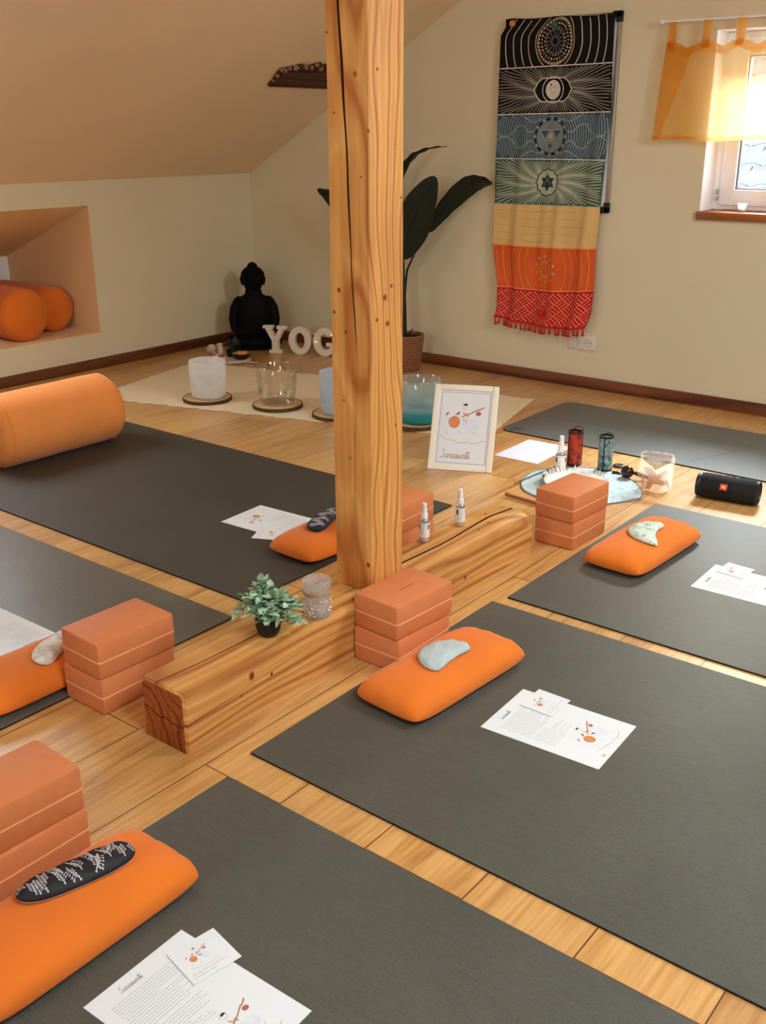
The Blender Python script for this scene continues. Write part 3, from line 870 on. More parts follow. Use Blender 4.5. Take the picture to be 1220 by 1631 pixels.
def rr(a, b, r):
    p = []
    for (sx, sy, a0) in ((1, 1, 0), (-1, 1, pi/2), (-1, -1, pi), (1, -1, 3*pi/2)):
        for k in range(9):
            q = a0+pi/2*k/8; p.append((sx*(a-r)+r*cos(q), sy*(b-r)+r*sin(q)))
    return p
ga, gb = (GX1-GX0)/2, (GY1-GY0)/2
gm.prism(rr(ga, gb, 0.06), 0, 0.0042, MATE); gm.prism(rr(ga-0.002, gb-0.002, 0.058), 0.0041, 0.005, MATG)
P = lambda x, y: (x-gcx, y-gcy, 0.0053)
gm.poly(P, [(-0.845, 2.70), (-0.79, 2.70), (-0.785, 2.755), (-0.84, 2.765)], MATL)
for (a, b) in (((-0.5, 2.9), (-0.42, 3.05)), ((-0.3, 2.95), (-0.22, 3.14)), ((0.02, 2.75), (0.12, 3.0)), ((-0.06, 3.02), (-0.02, 3.13)), ((0.22, 3.03), (0.30, 3.26))):
    gm.strip(P, [a, b], 0.004, MATL)
gm.strip(P, [(GX0+0.05, 3.02), (GX1-0.05, 3.02)], 0.003, MATL)
gm.strip(P, arc(0.27, 3.0, 0.05, 0.03, -2.6, 1.6, 16), 0.003, MATL)
tag(gm.build('yoga_mat', loc=(gcx, gcy, 0.0004), smooth=0), 'light grey-blue exercise mat along the window wall, with rounded corners', 'yoga mat')

# ------------------------------------------------------------------ cushions
CW, CL, CH = 0.212, 0.45, 0.072
def cush_prof(u, v):
    return (max(0, 1-abs(u)**3.2)*max(0, 1-abs(v)**5.5))**0.42
def cush_xy(u, v):
    x = CW/2*u*(1-0.08*abs(v)**9)
    y = CL/2*v*(1-0.045*abs(u)**7)
    return x, y
def cush_wr(x, y, s):
    e = max(0, abs(y)/(CL/2)-0.62)/0.38
    return e*0.0014*(sin(x*95+s)+0.6*sin(x*170+y*60+2*s)) + 0.0012*sin(x*30+y*23+s)
FLAT = 0.30
def cushion(name, loc, rz, label, seed):
    mb = MB(); nu, nv = 34, 60
    zc = FLAT*CH
    def top(a, b):
        u, v = a*2-1, b*2-1
        u = sin(u*pi/2); v = sin(v*pi/2)
        x, y = cush_xy(u, v); p = cush_prof(u, v)
        return (x, y, zc+(CH-zc)*p+cush_wr(x, y, seed)*min(1, p*2))
    def bot(a, b):
        u, v = a*2-1, b*2-1
        u = sin(u*pi/2); v = sin(v*pi/2)
        x, y = cush_xy(u, v); p = cush_prof(u, v)
        return (x, y, zc-zc*min(1.0, p*1.08))
    mb.grid(top, nu, nv, ORANGE); mb.grid(bot, nu, nv, ORANGE, flip=True)
    return tag(mb.build('cushion', loc=loc, rz=rz, smooth=60, merge=1e-5), label, 'cushion', 'flat orange cushions on the mats')
def cush_top(lx, ly):
    u = max(-1, min(1, lx/(CW/2))); v = max(-1, min(1, ly/(CL/2)))
    return FLAT*CH+CH*(1-FLAT)*cush_prof(u, v)
MZ = 0.0054
CUSH = {
 'front': ((0.246, -0.490, MZ), radians(0.0), 'flat orange cushion in the foreground under the black floral eye pillow', 1.0),
 'mid':   ((0.263, 0.618, MZ), radians(-4.0), 'flat orange cushion under the pale check eye pillow beside the post', 2.3),
 'right': ((0.297, 1.708, MZ), radians(-3.0), 'flat orange cushion under the mint crescent eye pillow, on the mat near the speaker', 4.1),
 'behind': ((-0.572, 1.165, MZ), radians(-2.0), 'flat orange cushion half hidden behind the post, under the navy eye pillow', 5.2),
 'left':  ((-0.548, 0.015, MZ), radians(0.0), 'flat orange cushion at the left edge under the cream eye pillow', 6.6)}
for k, (l, r, lab, s) in CUSH.items(): cushion('cushion', l, r, lab, s)

# ------------------------------------------------------------------ yoga blocks
def block_mesh(mark=False):
    mb = MB()
    a, b, h = 0.075, 0.113, 0.0945
    mb.box((-a, -b, 0), (a, b, h), TERRA, 0.007, 2)
    # pale seam running round the middle
    pts = []
    for (sx, sy, a0) in ((1, 1, 0), (-1, 1, pi/2), (-1, -1, pi), (1, -1, 3*pi/2)):
        for k in range(4):
            q = a0+pi/2*k/3; pts.append((sx*(a-0.006)+0.0066*cos(q), sy*(b-0.006)+0.0066*sin(q)))
    mb.prism(pts, h*0.46, h*0.50, SEAM)
    if mark:
        Pm = lambda x, y: (x, y, h+0.0003)
        random.seed(4)
        y = -0.025
        while y < 0.025:
            l = random.uniform(0.002, 0.005); mb.strip(Pm, [(0.008, y), (0.008, y+l)], 0.004, EMB); y += l+0.0015
    return mb
bl_a = block_mesh().build('yoga_block', smooth=35)
bl_b = block_mesh(True).build('yoga_block', smooth=35)
BH_ = 0.0945
STK = [
 ((-0.357, 0.100), 0.5, (-0.353, 0.101), -1.5, 'left of the beam end', 0),
 ((0.0765, 0.690), 0.0, (0.0805, 0.690), -3.5, 'leaning on the beam beside the post', 1),
 ((0.0285, 1.700), -1.0, (0.031, 1.697), -3.5, 'beyond the far end of the beam', 0),
 ((-0.368, 1.235), 0.0, (-0.366, 1.232), 1.0, 'half hidden behind the post', 0),
 ((0.018, -0.440), 0.5, (0.014, -0.441), -2.0, 'at the left edge of the foreground', 0)]
first = True
for (p0, r0, p1, r1, where, mk) in STK:
    for lvl, (p, r) in enumerate(((p0, r0), (p1, r1))):
        src = bl_b if (mk and lvl) else bl_a
        o = src if (src is bl_a and first) or (src is bl_b) else src.copy()
        if o is bl_a: first = False
        if o.name not in COL.objects: COL.objects.link(o)
        o.location = (p[0], p[1], 0.0006+lvl*(BH_+0.0003)); o.rotation_euler = (0, 0, radians(r))
        tag(o, ('upper' if lvl else 'lower')+' terracotta foam block of the stack '+where, 'yoga block', 'terracotta yoga blocks in stacks of two')

# ------------------------------------------------------------------ eye pillows
def eye_pillow(ck, cl, half, amp, wend, wmid, H, ang, mat, label, sprig=0, backmat=None, off=(0, 0), wr=0.0012):
    """kidney-shaped bag laid on cushion ck; cl = centre on the cushion, half = half length, amp = bend"""
    (cloc, crz, _, _) = CUSH[ck]
    mb = MB()
    def base(s, t):
        y = half*s; x = -amp*(1-s*s)
        wid = (wmid+(wend-wmid)*abs(s)**1.3)*sqrt(max(0, 1-abs(s)**5))
        X = x+wid*t
        ca, sa = cos(ang), sin(ang)
        return cl[0]+X*ca-y*sa, cl[1]+X*sa+y*ca
    def z0(x, y): return cush_top(x, y)+0.0015
    def hh(s, t): return H*(max(0, 1-abs(t)**2.6)*max(0, 1-abs(s)**6))**0.5
    def top(a, b):
        s, t = a*2-1, b*2-1; s = sin(s*pi/2); t = sin(t*pi/2)
        x, y = base(s, t); return (x, y, z0(x, y)+H*0.25+hh(s, t)*0.8+wr*sin(x*160+y*90)*min(1, hh(s, t)/H*2))
    def bot(a, b):
        s, t = a*2-1, b*2-1; s = sin(s*pi/2); t = sin(t*pi/2)
        x, y = base(s, t); return (x, y, z0(x, y)+H*0.25*(1-min(1, hh(s, t)/H*1.6)))
    mb.grid(top, 36, 16, mat, flip=True); mb.grid(bot, 36, 16, backmat or mat)
    if sprig:
        random.seed(sprig)
        def S(p, q):
            s, t = max(-0.985, min(0.985, p)), max(-0.95, min(0.95, q))
            x, y = base(s, t); return (x, y, z0(x, y)+H*0.25+hh(s, t)*0.8+wr*sin(x*160+y*90)+0.0011)
        for k in range(15):
            s0, t0 = -0.92+1.84*k/14+random.uniform(-.05, .05), (-0.85, 0.85, -0.1, 0.5)[k % 4]
            d = -1 if t0 > 0 else 1
            ds = random.uniform(-0.10, 0.10)
            stem = [(s0+ds*q*q, t0+d*q*0.8) for q in (0, .25, .5, .75, 1)]
            mb.strip(S, stem, 0.022, SPRIG)
            for q in (0.25, 0.45, 0.65, 0.85, 1.0):
                bx, by = s0+ds*q*q, t0+d*q*0.8
                for sg in (-1, 1):
                    ex, ey = bx+sg*0.055, by+d*0.16
                    mb.strip(S, [(bx, by), ((bx+ex)/2+sg*.008, (by+ey)/2), (ex, ey)], 0.014, SPRIG)
                    mb.poly(S, arc(ex, ey, 0.017, 0.05, 0, 2*pi, 8)[:-1], SPRIG)
    return tag(mb.build('eye_pillow', loc=cloc, rz=crz, smooth=60, merge=1e-6), label, 'eye pillow', 'small eye pillows lying on the cushions')
eye_pillow('front', (-0.027, 0.046), 0.108, -0.006, 0.034, 0.036, 0.024, radians(-14), EB_BLACK, 'black eye pillow printed with silver sprigs on the foreground cushion', 11, SATINW)
eye_pillow('mid', (0.018, -0.006), 0.080, 0.030, 0.036, 0.047, 0.018, radians(4), EB_CHECK, 'pale blue-white check eye pillow on the cushion beside the post')
eye_pillow('right', (0.034, 0.0), 0.090, 0.042, 0.040, 0.045, 0.018, radians(20), EB_MINT, 'mint floral crescent eye pillow on the cushion near the speaker')
eye_pillow('behind', (-0.015, -0.03), 0.10, 0.012, 0.036, 0.036, 0.022, radians(20), EB_NAVY, 'navy eye pillow with pale floral print on the cushion behind the post', 23)
eye_pillow('left', (0.02, 0.04), 0.10, 0.02, 0.036, 0.036, 0.02, radians(20), EB_CREAM, 'cream marbled eye pillow beside the left block stack')

# ------------------------------------------------------------------ bolsters
def bolster(R, Ln, label, loc, rz, mat, seed):
    mb = MB(); n = 56; vs = []; fs = []
    prof = []
    for k in range(9): 
        q = k/8*pi/2; prof.append((-Ln/2+0.045*(1-sin(q))-0.0, R-0.05*(1-sin(q)) if False else R*0.80+R*0.20*sin(q)))
    prof = [(-Ln/2, 0.001), (-Ln/2+0.002, R*0.25), (-Ln/2+0.009, R*0.5), (-Ln/2+0.018, R*0.66)]
    for k in range(1, 8):
        q = k/7*pi/2; prof.append((-Ln/2+0.024+0.062*(1-cos(q)), R*0.72+R*0.28*sin(q)))
    mid = [(-Ln/2+0.09+(Ln-0.18)*k/16, R) for k in range(1, 16)]
    full = prof+mid+[(-y, r) for (y, r) in prof[::-1]]
    for (y, r) in full:
        for k in range(n):
            a = 2*pi*k/n
            e = max(0, (abs(y)-(Ln/2-0.10))/0.10)
            wr = 1+0.012*e*sin(a*17+seed)+0.007*e*sin(a*29)+0.004*sin(a*3+y*9+seed)+0.003*sin(y*25+a*2)
            x, z = r*wr*cos(a), r*wr*sin(a)
            z = max(z, -R*0.965)
            vs.append((x, y, z+R*0.965))
    m = len(full)
    for i in range(m-1):
        for k in range(n):
            k2 = (k+1) % n; fs.append([i*n+k, i*n+k2, (i+1)*n+k2, (i+1)*n+k][::-1])
    mb.add(vs, fs, mat)
    # piping rings at the end seams
    for s in (-1, 1):
        mb.tube([(R*0.985*cos(2*pi*k/48), s*(Ln/2-0.062), R*0.965+max(R*0.985*sin(2*pi*k/48), -R*0.94)) for k in range(48)], 0.003, mat, 6, closed=True)
    return tag(mb.build('bolster', loc=loc, rz=rz, smooth=60, merge=1e-4), label, 'bolster', 'orange cylindrical bolsters')
bolster(0.152, 0.66, 'large orange bolster lying across the dark mat', (-2.215, 1.19, MZ), 0.0, ORANGEB, 0.5)
bolster(0.148, 0.66, 'orange bolster in the wall niche, nearer the left edge', (-3.84, 1.985, NZ0+0.001), radians(90), ORANGE, 2.0)
bolster(0.130, 0.62, 'orange bolster in the wall niche, at its right end', (-3.96, 2.270, NZ0+0.001), radians(90), ORANGE, 3.0)

# ------------------------------------------------------------------ printed sheets
SIT = {'S': [(0.9, 1.9), (0.6, 2.1), (0.2, 1.9), (0.25, 1.4), (0.7, 1.0), (0.8, .5), (0.4, .05), (-.3, .3)],
 'a': [(0.8, 0.9), (0.4, 1.0), (0.05, .6), (0.1, .1), (0.45, 0), (.8, .5), (.85, .95), (.8, .2), (1.0, 0), (1.2, .25)],
 'r': [(0, .3), (.2, .9), (.3, 1.0), (.35, .8), (.65, .85), (.6, .2), (.8, 0), (1, .25)],
 's': [(0, .25), (.35, 1.0), (.5, .5), (.4, .05), (.05, .1), (.5, .05), (.8, .3)],
 'w': [(0, .9), (.1, .2), (.3, 0), (.5, .4), (.55, .9), (.6, .2), (.8, 0), (1.05, .5), (1.1, 1.0), (1.35, .8)],
 't': [(.1, .3), (.35, 2.0), (.25, .2), (.5, 0), (.7, .3)],
 'i': [(0, .3), (.2, .95), (.2, .2), (.4, 0), (.7, .3)]}
ADV = {'S': 1.15, 'a': 1.15, 'r': 0.95, 's': 0.8, 'w': 1.35, 't': 0.65, 'i': 0.7}
def script_word(mb, F, word, x, y, h, wd, mat):
    px = x
    for ch in word:
        pts = curve([(px+a*h*0.8+b*h*0.18, y+b*h) for a, b in SIT[ch]], 5)
        mb.strip(F, [(p[0], p[1]) for p in pts], wd, mat)
        if ch == 't': mb.strip(F, [(px-0.1*h, y+1.4*h), (px+1.0*h, y+1.6*h)], wd, mat)
        if ch == 'i': mb.poly(F, arc(px+0.4*h, y+1.5*h, wd, wd, 0, 2*pi, 8)[:-1], mat)
        px += ADV[ch]*h*0.8
    return px
def musician(mb, F, cx, cy, s):
    """seated robed figure playing a long-necked lute, a few flat brush shapes"""
    G = lambda x, y: F(cx+x*s, cy+y*s)
    D = lambda pts, m: mb.poly(G, pts, m)
    D(arc(0.30, -0.22, 0.36, 0.28, 0, 2*pi, 18)[:-1], I_BL)
    mb.strip(G, arc(-0.02, 0.62, 0.13, 0.15, -0.3, 3.4, 14), 0.012, I_BR)
    D(arc(0.02, 0.66, 0.095, 0.07, -0.2, 3.6, 14), BLACKI)
    mb.strip(G, arc(0.01, 0.58, 0.085, 0.10, 3.4, 6.1, 12), 0.012, I_BR)
    mb.strip(G, [(-0.12, 0.12), (0.25, 0.28), (0.62, 0.50)], 0.055, I_BR)
    mb.strip(G, [(0.60, 0.46), (0.74, 0.52), (0.86, 0.60)], 0.05, I_RD)
    D(arc(0.62, 0.30, 0.12, 0.10, 0, 2*pi, 14)[:-1], I_RD)
    D(arc(-0.42, -0.12, 0.25, 0.27, 0, 2*pi, 20)[:-1], I_OR)
    mb.strip(G, arc(-0.42, -0.12, 0.25, 0.27, 2.4, 5.6, 16), 0.02, I_RD)
    D([(-0.06, 0.10), (0.12, -0.03), (0.20, -0.16), (0.06, -0.10), (-0.08, -0.02)], I_YE)
    D([(-0.42, 0.18), (-0.28, 0.36), (-0.20, 0.34), (-0.24, 0.22)], I_RD)
    mb.strip(G, [(-0.06, 0.36), (0.02, 0.22), (0.12, 0.28), (0.16, 0.12)], 0.05, I_OR)
    D([(-0.82, 0.22), (-0.74, 0.32), (-0.70, 0.28), (-0.78, 0.16)], INKD)
    mb.strip(G, [(-0.82, 0.22), (-0.84, 0.10)], 0.015, INKD)
    for p in ([(-0.7, -0.45), (-0.75, -0.6), (-0.66, -0.72)], [(0.28, -0.50), (0.5, -0.6), (0.62, -0.5)], [(-0.2, -0.5), (-0.16, -0.7)], [(0.5, -0.35), (0.62, -0.28)]):
        mb.strip(G, [(q[0], q[1]) for q in curve(p, 4)], 0.012, INK)
    gp = curve([(-0.98, -0.76), (-0.7, -0.92), (-0.35, -0.96), (-0.30, -1.02), (0.05, -1.06), (0.25, -0.98), (0.32, -1.06), (0.6, -1.05), (0.95, -0.90)], 4)
    mb.strip(G, [(q[0], q[1]) for q in gp], 0.026, I_GD)
def paper_text(mb, F, x0, x1, ytop, rows, pitch, seed, wd=0.0009, mat=INK):
    random.seed(seed)
    for r in range(rows):
        y = ytop-r*pitch
        xe = x0+(x1-x0)*random.choice((1.0, 0.95, 0.72, 0.86, 0.55))
        x = x0
        while x < xe:
            l = random.uniform(0.004, 0.011); mb.strip(F, [(x, y), (min(x+l, xe), y)], wd, mat); x += l+0.0014
def sheet(loc, rz, label, seed, mirror=False, blank=False):
    """landscape A4 handout; local x along the long side from the text half to the picture half"""
    mb = MB(); W_, H_ = 0.297, 0.21
    mb.box((-W_/2, -H_/2, 0), (W_/2, H_/2, 0.0006), PAPER)
    F = lambda a, b: (-b, a, 0.0008)      # a reads across the short side, b up the long side
    script_word(mb, F, 'Saraswati', -0.050, 0.121, 0.0062, 0.0008, INKD)
    paper_text(mb, F, -0.082, 0.055, 0.108, 13, 0.0062, seed)
    paper_text(mb, F, -0.082, 0.030, 0.022, 9, 0.0062, seed+1)
    musician(mb, F, 0.015, -0.075, 0.052)
    script_word(mb, F, 'Sar', -0.055, -0.138, 0.004, 0.0007, INKD)
    return tag(mb.build('handout_sheet', loc=loc, rz=rz, smooth=0), label, 'paper', 'printed handout sheets on the mats')
def card(loc, rz, label, seed, W_=0.088, H_=0.094):
    mb = MB()
    mb.box((-W_/2, -H_/2, 0), (W_/2, H_/2, 0.0006), PAPER)
    F = lambda a, b: (-b, a, 0.0008)
    mb.strip(F, [(-H_/2+0.0008, -W_/2+0.001), (-H_/2+0.0008, W_/2-0.001)], 0.0007, INK)
    musician(mb, F, -0.006, 0.008, 0.026)
    paper_text(mb, F, -0.038, 0.040, -0.027, 2, 0.007, seed, 0.0009)
    return tag(mb.build('handout_card', loc=loc, rz=rz, smooth=0), label, 'card', 'small picture cards on the handouts')
Z1 = 0.0056; Z2 = 0.0072
# foreground: sheet spans x .40-.70, y -.58..-.365
sheet((0.5545, -0.470, Z1), radians(2.0), 'printed white handout on the foreground mat, cut by the bottom edge', 31)
card((0.4795, -0.388, Z2), radians(-10), 'picture card on top of the handout in the foreground', 41)
sheet((0.5975, 0.608, Z1), radians(3.0), 'printed white handout on the mat beside the post, fully visible', 32)
card((0.5205, 0.680, Z2), radians(0), 'picture card on the handout of the mat beside the post', 42)
sheet((0.672, 1.655, Z1), radians(1.0), 'white handout at the right edge, on the mat near the speaker', 33)
card((0.590, 1.745, Z2), radians(-4), 'picture card on the handout at the right edge', 43)
sheet((-0.868, 1.160, Z1), radians(183), 'white handout behind the navy eye pillow, near the post', 34)
card((-0.792, 1.062, Z2), radians(205), 'picture card on the handout by the navy eye pillow', 44)
sheet((-0.860, 0.060, Z1), radians(181), 'white handout at the left edge behind the cream eye pillow', 35)
mb = MB(); mb.box((-0.105, -0.1485, 0), (0.105, 0.1485, 0.0008), PAPERL)
tag(mb.build('paper_sheet', loc=(-0.581, 2.484, 0.0006), rz=radians(1), smooth=0), 'plain lilac-white sheet on the floor by the grey mat corner', 'paper')

# ------------------------------------------------------------------ picture frame
T0 = Vector((-0.80, 2.003, 0)); T1 = Vector((-0.559, 2.115, 0))
ang = atan2(T1.y-T0.y, T1.x-T0.x); mid = (T0+T1)/2
fr = empty('picture_frame', (mid.x, mid.y, 0.001), 'white picture frame leaning on the floor beside the post', 'picture frame', rz=ang)
tl = Matrix.Rotation(-0.48, 4, 'X')
FWd, FHt = 0.266, 0.362
mb = MB()
b = 0.024
for lo, hi in (((-FWd/2, 0), (-FWd/2+b, FHt)), ((FWd/2-b, 0), (FWd/2, FHt)), ((-FWd/2+b, 0), (FWd/2-b, b)), ((-FWd/2+b, FHt-b), (FWd/2-b, FHt))):
    mb.box((lo[0], -0.001, lo[1]), (hi[0], 0.018, hi[1]), FRAMEW, 0.004, T=tl)
mb.build('frame_moulding', fr)
mb = MB(); mb.box((-FWd/2+b-0.003, 0.006, b-0.003), (FWd/2-b+0.003, 0.010, FHt-b+0.003), PAPER, T=tl)
ix, iz = FWd/2-b-0.008, 0
PF = lambda x, y: (x, 0.0054, y+FHt/2)
for a, q in (((-ix, -FHt/2+b+.008), (ix, -FHt/2+b+.008)), ((-ix, FHt/2-b-.008), (ix, FHt/2-b-.008)), ((-ix, -FHt/2+b+.008), (-ix, FHt/2-b-.008)), ((ix, -FHt/2+b+.008), (ix, FHt/2-b-.008))):
    mb.strip(PF, [a, q], 0.002, INK, T=tl)
class TM:   # tilt every strip with the frame
    def __init__(s, m): s.m = m
    def strip(s, *a, **k): s.m.strip(*a, T=tl, **k)
    def poly(s, *a, **k): s.m.poly(*a, T=tl, **k)
musician(TM(mb), PF, 0.0, 0.035, 0.093)
script_word(TM(mb), PF, 'Saraswati', -0.082, -0.128, 0.0165, 0.0022, I_BR)
mb.build('printed_picture', fr)
mb = MB(); mb.box((-FWd/2+0.01, 0.018, 0.01), (FWd/2-0.01, 0.021, FHt-0.01), BLACK, T=tl)
mb.build('back_board', fr)
mb = MB()
a0 = tl @ Vector((0, 0.021, 0.25)); mb.box((-0.03, a0.y-0.0, 0.0), (0.03, a0.y+0.004, a0.z), BLACK)
mb.build('easel_strut', fr)

# ------------------------------------------------------------------ woven runner
RC = [(-2.905, 1.895), (-0.86, 2.505), (-1.054, 3.266), (-3.135, 2.815)]
def rug_pt(u, v, z):
    a = Vector(RC[0]).lerp(Vector(RC[1]), u); b_ = Vector(RC[3]).lerp(Vector(RC[2]), u); p = a.lerp(b_, v)
    e = 0.007*(sin(u*70)+sin(u*151+1)+0.7*sin(v*90))*((v in (0.0, 1.0)) or (u in (0.0, 1.0)))
    return (p.x+e*0.7, p.y+e, z+0.0008*sin(u*60)*sin(v*30))
mb = MB()
mb.grid(lambda u, v: rug_pt(u, v, 0.0062), 90, 24, RUG); mb.grid(lambda u, v: rug_pt(u, v, 0.0012), 90, 24, RUG, flip=True)
for v in (0.0, 1.0):
    fl = lambda i: rug_pt(i/90, v, 0.0035)
    mb.tube([fl(i) for i in range(91)], 0.0028, RUG, 5)
for u in (0.0, 1.0):
    mb.tube([rug_pt(u, i/24, 0.0035) for i in range(25)], 0.0028, RUG, 5)
tag(mb.build('woven_runner', smooth=60), 'cream woven cotton runner with frayed edges under the crystal bowls', 'rug')

# ------------------------------------------------------------------ crystal bowls on bark slices
def slice_(x, y, r, seed, label):
    t = empty('wood_slice', (x, y, 0.0075), label, 'coaster', 'bark-edged wood slices under the bowls')
    wob = lambda a, z: 1+0.02*sin(a*3+seed)+0.012*sin(a*7+2*seed)
    MB().lathe([(r-0.004, 0), (r-0.003, 0.016), (0.0001, 0.0162)], SLICE, 48, wob=wob).build('wood_disc', t)
    wob2 = lambda a, z: 1+0.02*sin(a*3+seed)+0.012*sin(a*7+2*seed)+0.008*sin(a*31+z*300)
    MB().shell([(r-0.004, 0.0), (r+0.001, 0.0), (r+0.002, 0.008), (r+0.0005, 0.0165), (r-0.004, 0.0168)], BARK, 64).build('bark_rim', t)
slice_(-2.369, 2.225, 0.125, 0.3, 'bark-edged wood slice under the frosted white bowl')
slice_(-1.982, 2.345, 0.125, 1.3, 'bark-edged wood slice under the clear bowl')
slice_(-1.629, 2.400, 0.125, 2.3, 'bark-edged wood slice under the bluish bowl at the post')
slice_(-1.222, 2.500, 0.115, 3.3, 'bark-edged wood slice under the turquoise bowl')
def bowl(x, y, r, h, mat, label, rb=None):
    rb = rb or r*0.93
    th_ = 0.004
    prof = [(0.0005, 0.0), (rb*0.8, 0.0005), (rb*0.95, 0.006), (rb, 0.018), (r*0.985, h*0.5), (r, h-0.003), (r-th_*0.5, h), (r-th_, h-0.003), (r*0.985-th_, h*0.5), (rb-th_, 0.020), (rb*0.9, 0.008), (0.0005, 0.006)]
    mb = MB().shell(prof, mat, 56)
    return tag(mb.build('crystal_bowl', loc=(x, y, 0.0245), smooth=60), label, 'singing bowl', 'crystal singing bowls in a row')
bowl(-2.355, 2.225, 0.094, 0.192, FROST, 'frosted white crystal bowl, leftmost on the runner')
bowl(-1.990, 2.355, 0.100, 0.190, CLEARG, 'clear glass crystal bowl, second from the left on the runner', rb=0.088)
bowl(-1.615, 2.400, 0.097, 0.205, FROSTB, 'bluish frosted crystal bowl partly hidden by the post')
bowl(-1.215, 2.510, 0.100, 0.205, TURQ, 'crystal bowl with turquoise bottom between the post and picture frame')

# ------------------------------------------------------------------ seated statue in the corner
def statue():
    mb = MB()
    T = TR(-3.17, 3.375, 0, rz=radians(42))   # local -y faces the room
    def loft(secs, n=28, cap=True):
        vs = []; fs = []
        for (cy, z, rx, ry) in secs:
            for k in range(n):
                a = 2*pi*k/n; vs.append((rx*cos(a), cy+ry*sin(a), z))
        for i in range(len(secs)-1):
            for k in range(n):
                k2 = (k+1) % n; fs.append([i*n+k, i*n+k2, (i+1)*n+k2, (i+1)*n+k])
        fs.append(list(range(n))[::-1]); fs.append([(len(secs)-1)*n+k for k in range(n)])
        mb.add(vs, fs, BUDDHA, T)
    loft([(0, 0.0, 0.155, 0.11), (0, 0.012, 0.16, 0.115), (0, 0.022, 0.155, 0.11)])
    # crossed legs
    loft([(-0.01, 0.018, 0.150, 0.105), (-0.012, 0.04, 0.160, 0.112), (-0.008, 0.075, 0.150, 0.10), (0, 0.105, 0.118, 0.082), (0, 0.12, 0.10, 0.07)])
    mb.tube([(0.150, -0.02, 0.055), (0.08, -0.085, 0.05), (-0.03, -0.10, 0.055), (-0.10, -0.075, 0.06)], [0.036, 0.036, 0.03, 0.022], BUDDHA, 12, T)
    mb.tube([(-0.150, -0.02, 0.055), (-0.08, -0.088, 0.045), (0.03, -0.105, 0.045), (0.10, -0.08, 0.05)], [0.036, 0.036, 0.03, 0.022], BUDDHA, 12, T)
    # torso
    loft([(0.0, 0.10, 0.115, 0.070), (0.0, 0.16, 0.122, 0.066), (0.0, 0.22, 0.124, 0.068), (0.002, 0.265, 0.124, 0.066), (0.004, 0.300, 0.112, 0.058), (0.005, 0.325, 0.084, 0.050), (0.004, 0.342, 0.056, 0.046), (0.0, 0.375, 0.048, 0.044)])
    # arms to the lap
    for s in (-1, 1):
        mb.tube([(s*0.098, 0.004, 0.295), (s*0.120, 0.0, 0.25), (s*0.132, -0.01, 0.185), (s*0.124, -0.035, 0.135), (s*0.085, -0.085, 0.115), (s*0.03, -0.10, 0.112)], [0.032, 0.034, 0.031, 0.029, 0.024, 0.016], BUDDHA, 14, T)
        mb.sphere((s*0.02, -0.102, 0.112), 0.022, BUDDHA, 2, (1.5, 0.9, 0.6), T)
        mb.sphere((s*0.092, 0.004, 0.292), 0.038, BUDDHA, 2, T=T)
        for k in range(4):
            mb.tube([(s*0.02, -0.112, 0.106+0.005*k), (-s*0.02, -0.120, 0.104+0.005*k)], 0.005, BUDDHA, 6, T)
        # long ears
        mb.tube([(s*0.064, 0.0, 0.462), (s*0.071, 0.002, 0.435), (s*0.066, 0.0, 0.398)], [0.008, 0.011, 0.007], BUDDHA, 8, T)
    TH = T @ Matrix.Translation((0, 0, 0.0)) @ Matrix.Diagonal((1.18, 1.12, 1.0, 1.0))
    T_body, T = T, TH
    # head, nose, lips, brow, hair, topknot
    loft([(-0.004, 0.362, 0.024, 0.026), (-0.004, 0.375, 0.040, 0.042), (-0.003, 0.395, 0.050, 0.050), (0, 0.425, 0.056, 0.058), (0.001, 0.455, 0.057, 0.060), (0.003, 0.478, 0.052, 0.056), (0.004, 0.495, 0.040, 0.044), (0.004, 0.505, 0.030, 0.034), (0.004, 0.520, 0.027, 0.030), (0.004, 0.533, 0.017, 0.018), (0.004, 0.540, 0.004, 0.004)])
    mb.tube([(0, -0.056, 0.45), (0, -0.064, 0.428), (0, -0.058, 0.420)], [0.005, 0.009, 0.006], BUDDHA, 8, TH)
    mb.tube([(-0.016, -0.050, 0.405), (0, -0.056, 0.404), (0.016, -0.050, 0.405)], [0.003, 0.006, 0.003], BUDDHA, 6, TH)
    for s in (-1, 1):
        mb.tube([(s*0.010, -0.056, 0.447), (s*0.024, -0.054, 0.452), (s*0.040, -0.044, 0.447)], [0.003, 0.004, 0.002], BUDDHA, 6, TH)
        mb.sphere((s*0.022, -0.049, 0.438), 0.009, BUDDHA, 2, (1.2, 0.7, 0.6), TH)
    for ring_ in range(4):
        for k in range(18):
            a = 2*pi*k/18+ring_*0.17; z = 0.462+0.012*ring_
            rr_ = (0.057, 0.055, 0.048, 0.038)[ring_]
            if ring_ == 0 and sin(a) < -0.3: continue
            mb.sphere((rr_*cos(a), 0.003+rr_*1.04*sin(a), z), 0.0075, BUDDHA, 1, T=TH)
    T = T_body
    return tag(mb.build('buddha_statue', smooth=60), 'black seated meditating statue in the corner of the room', 'statue')
statue()

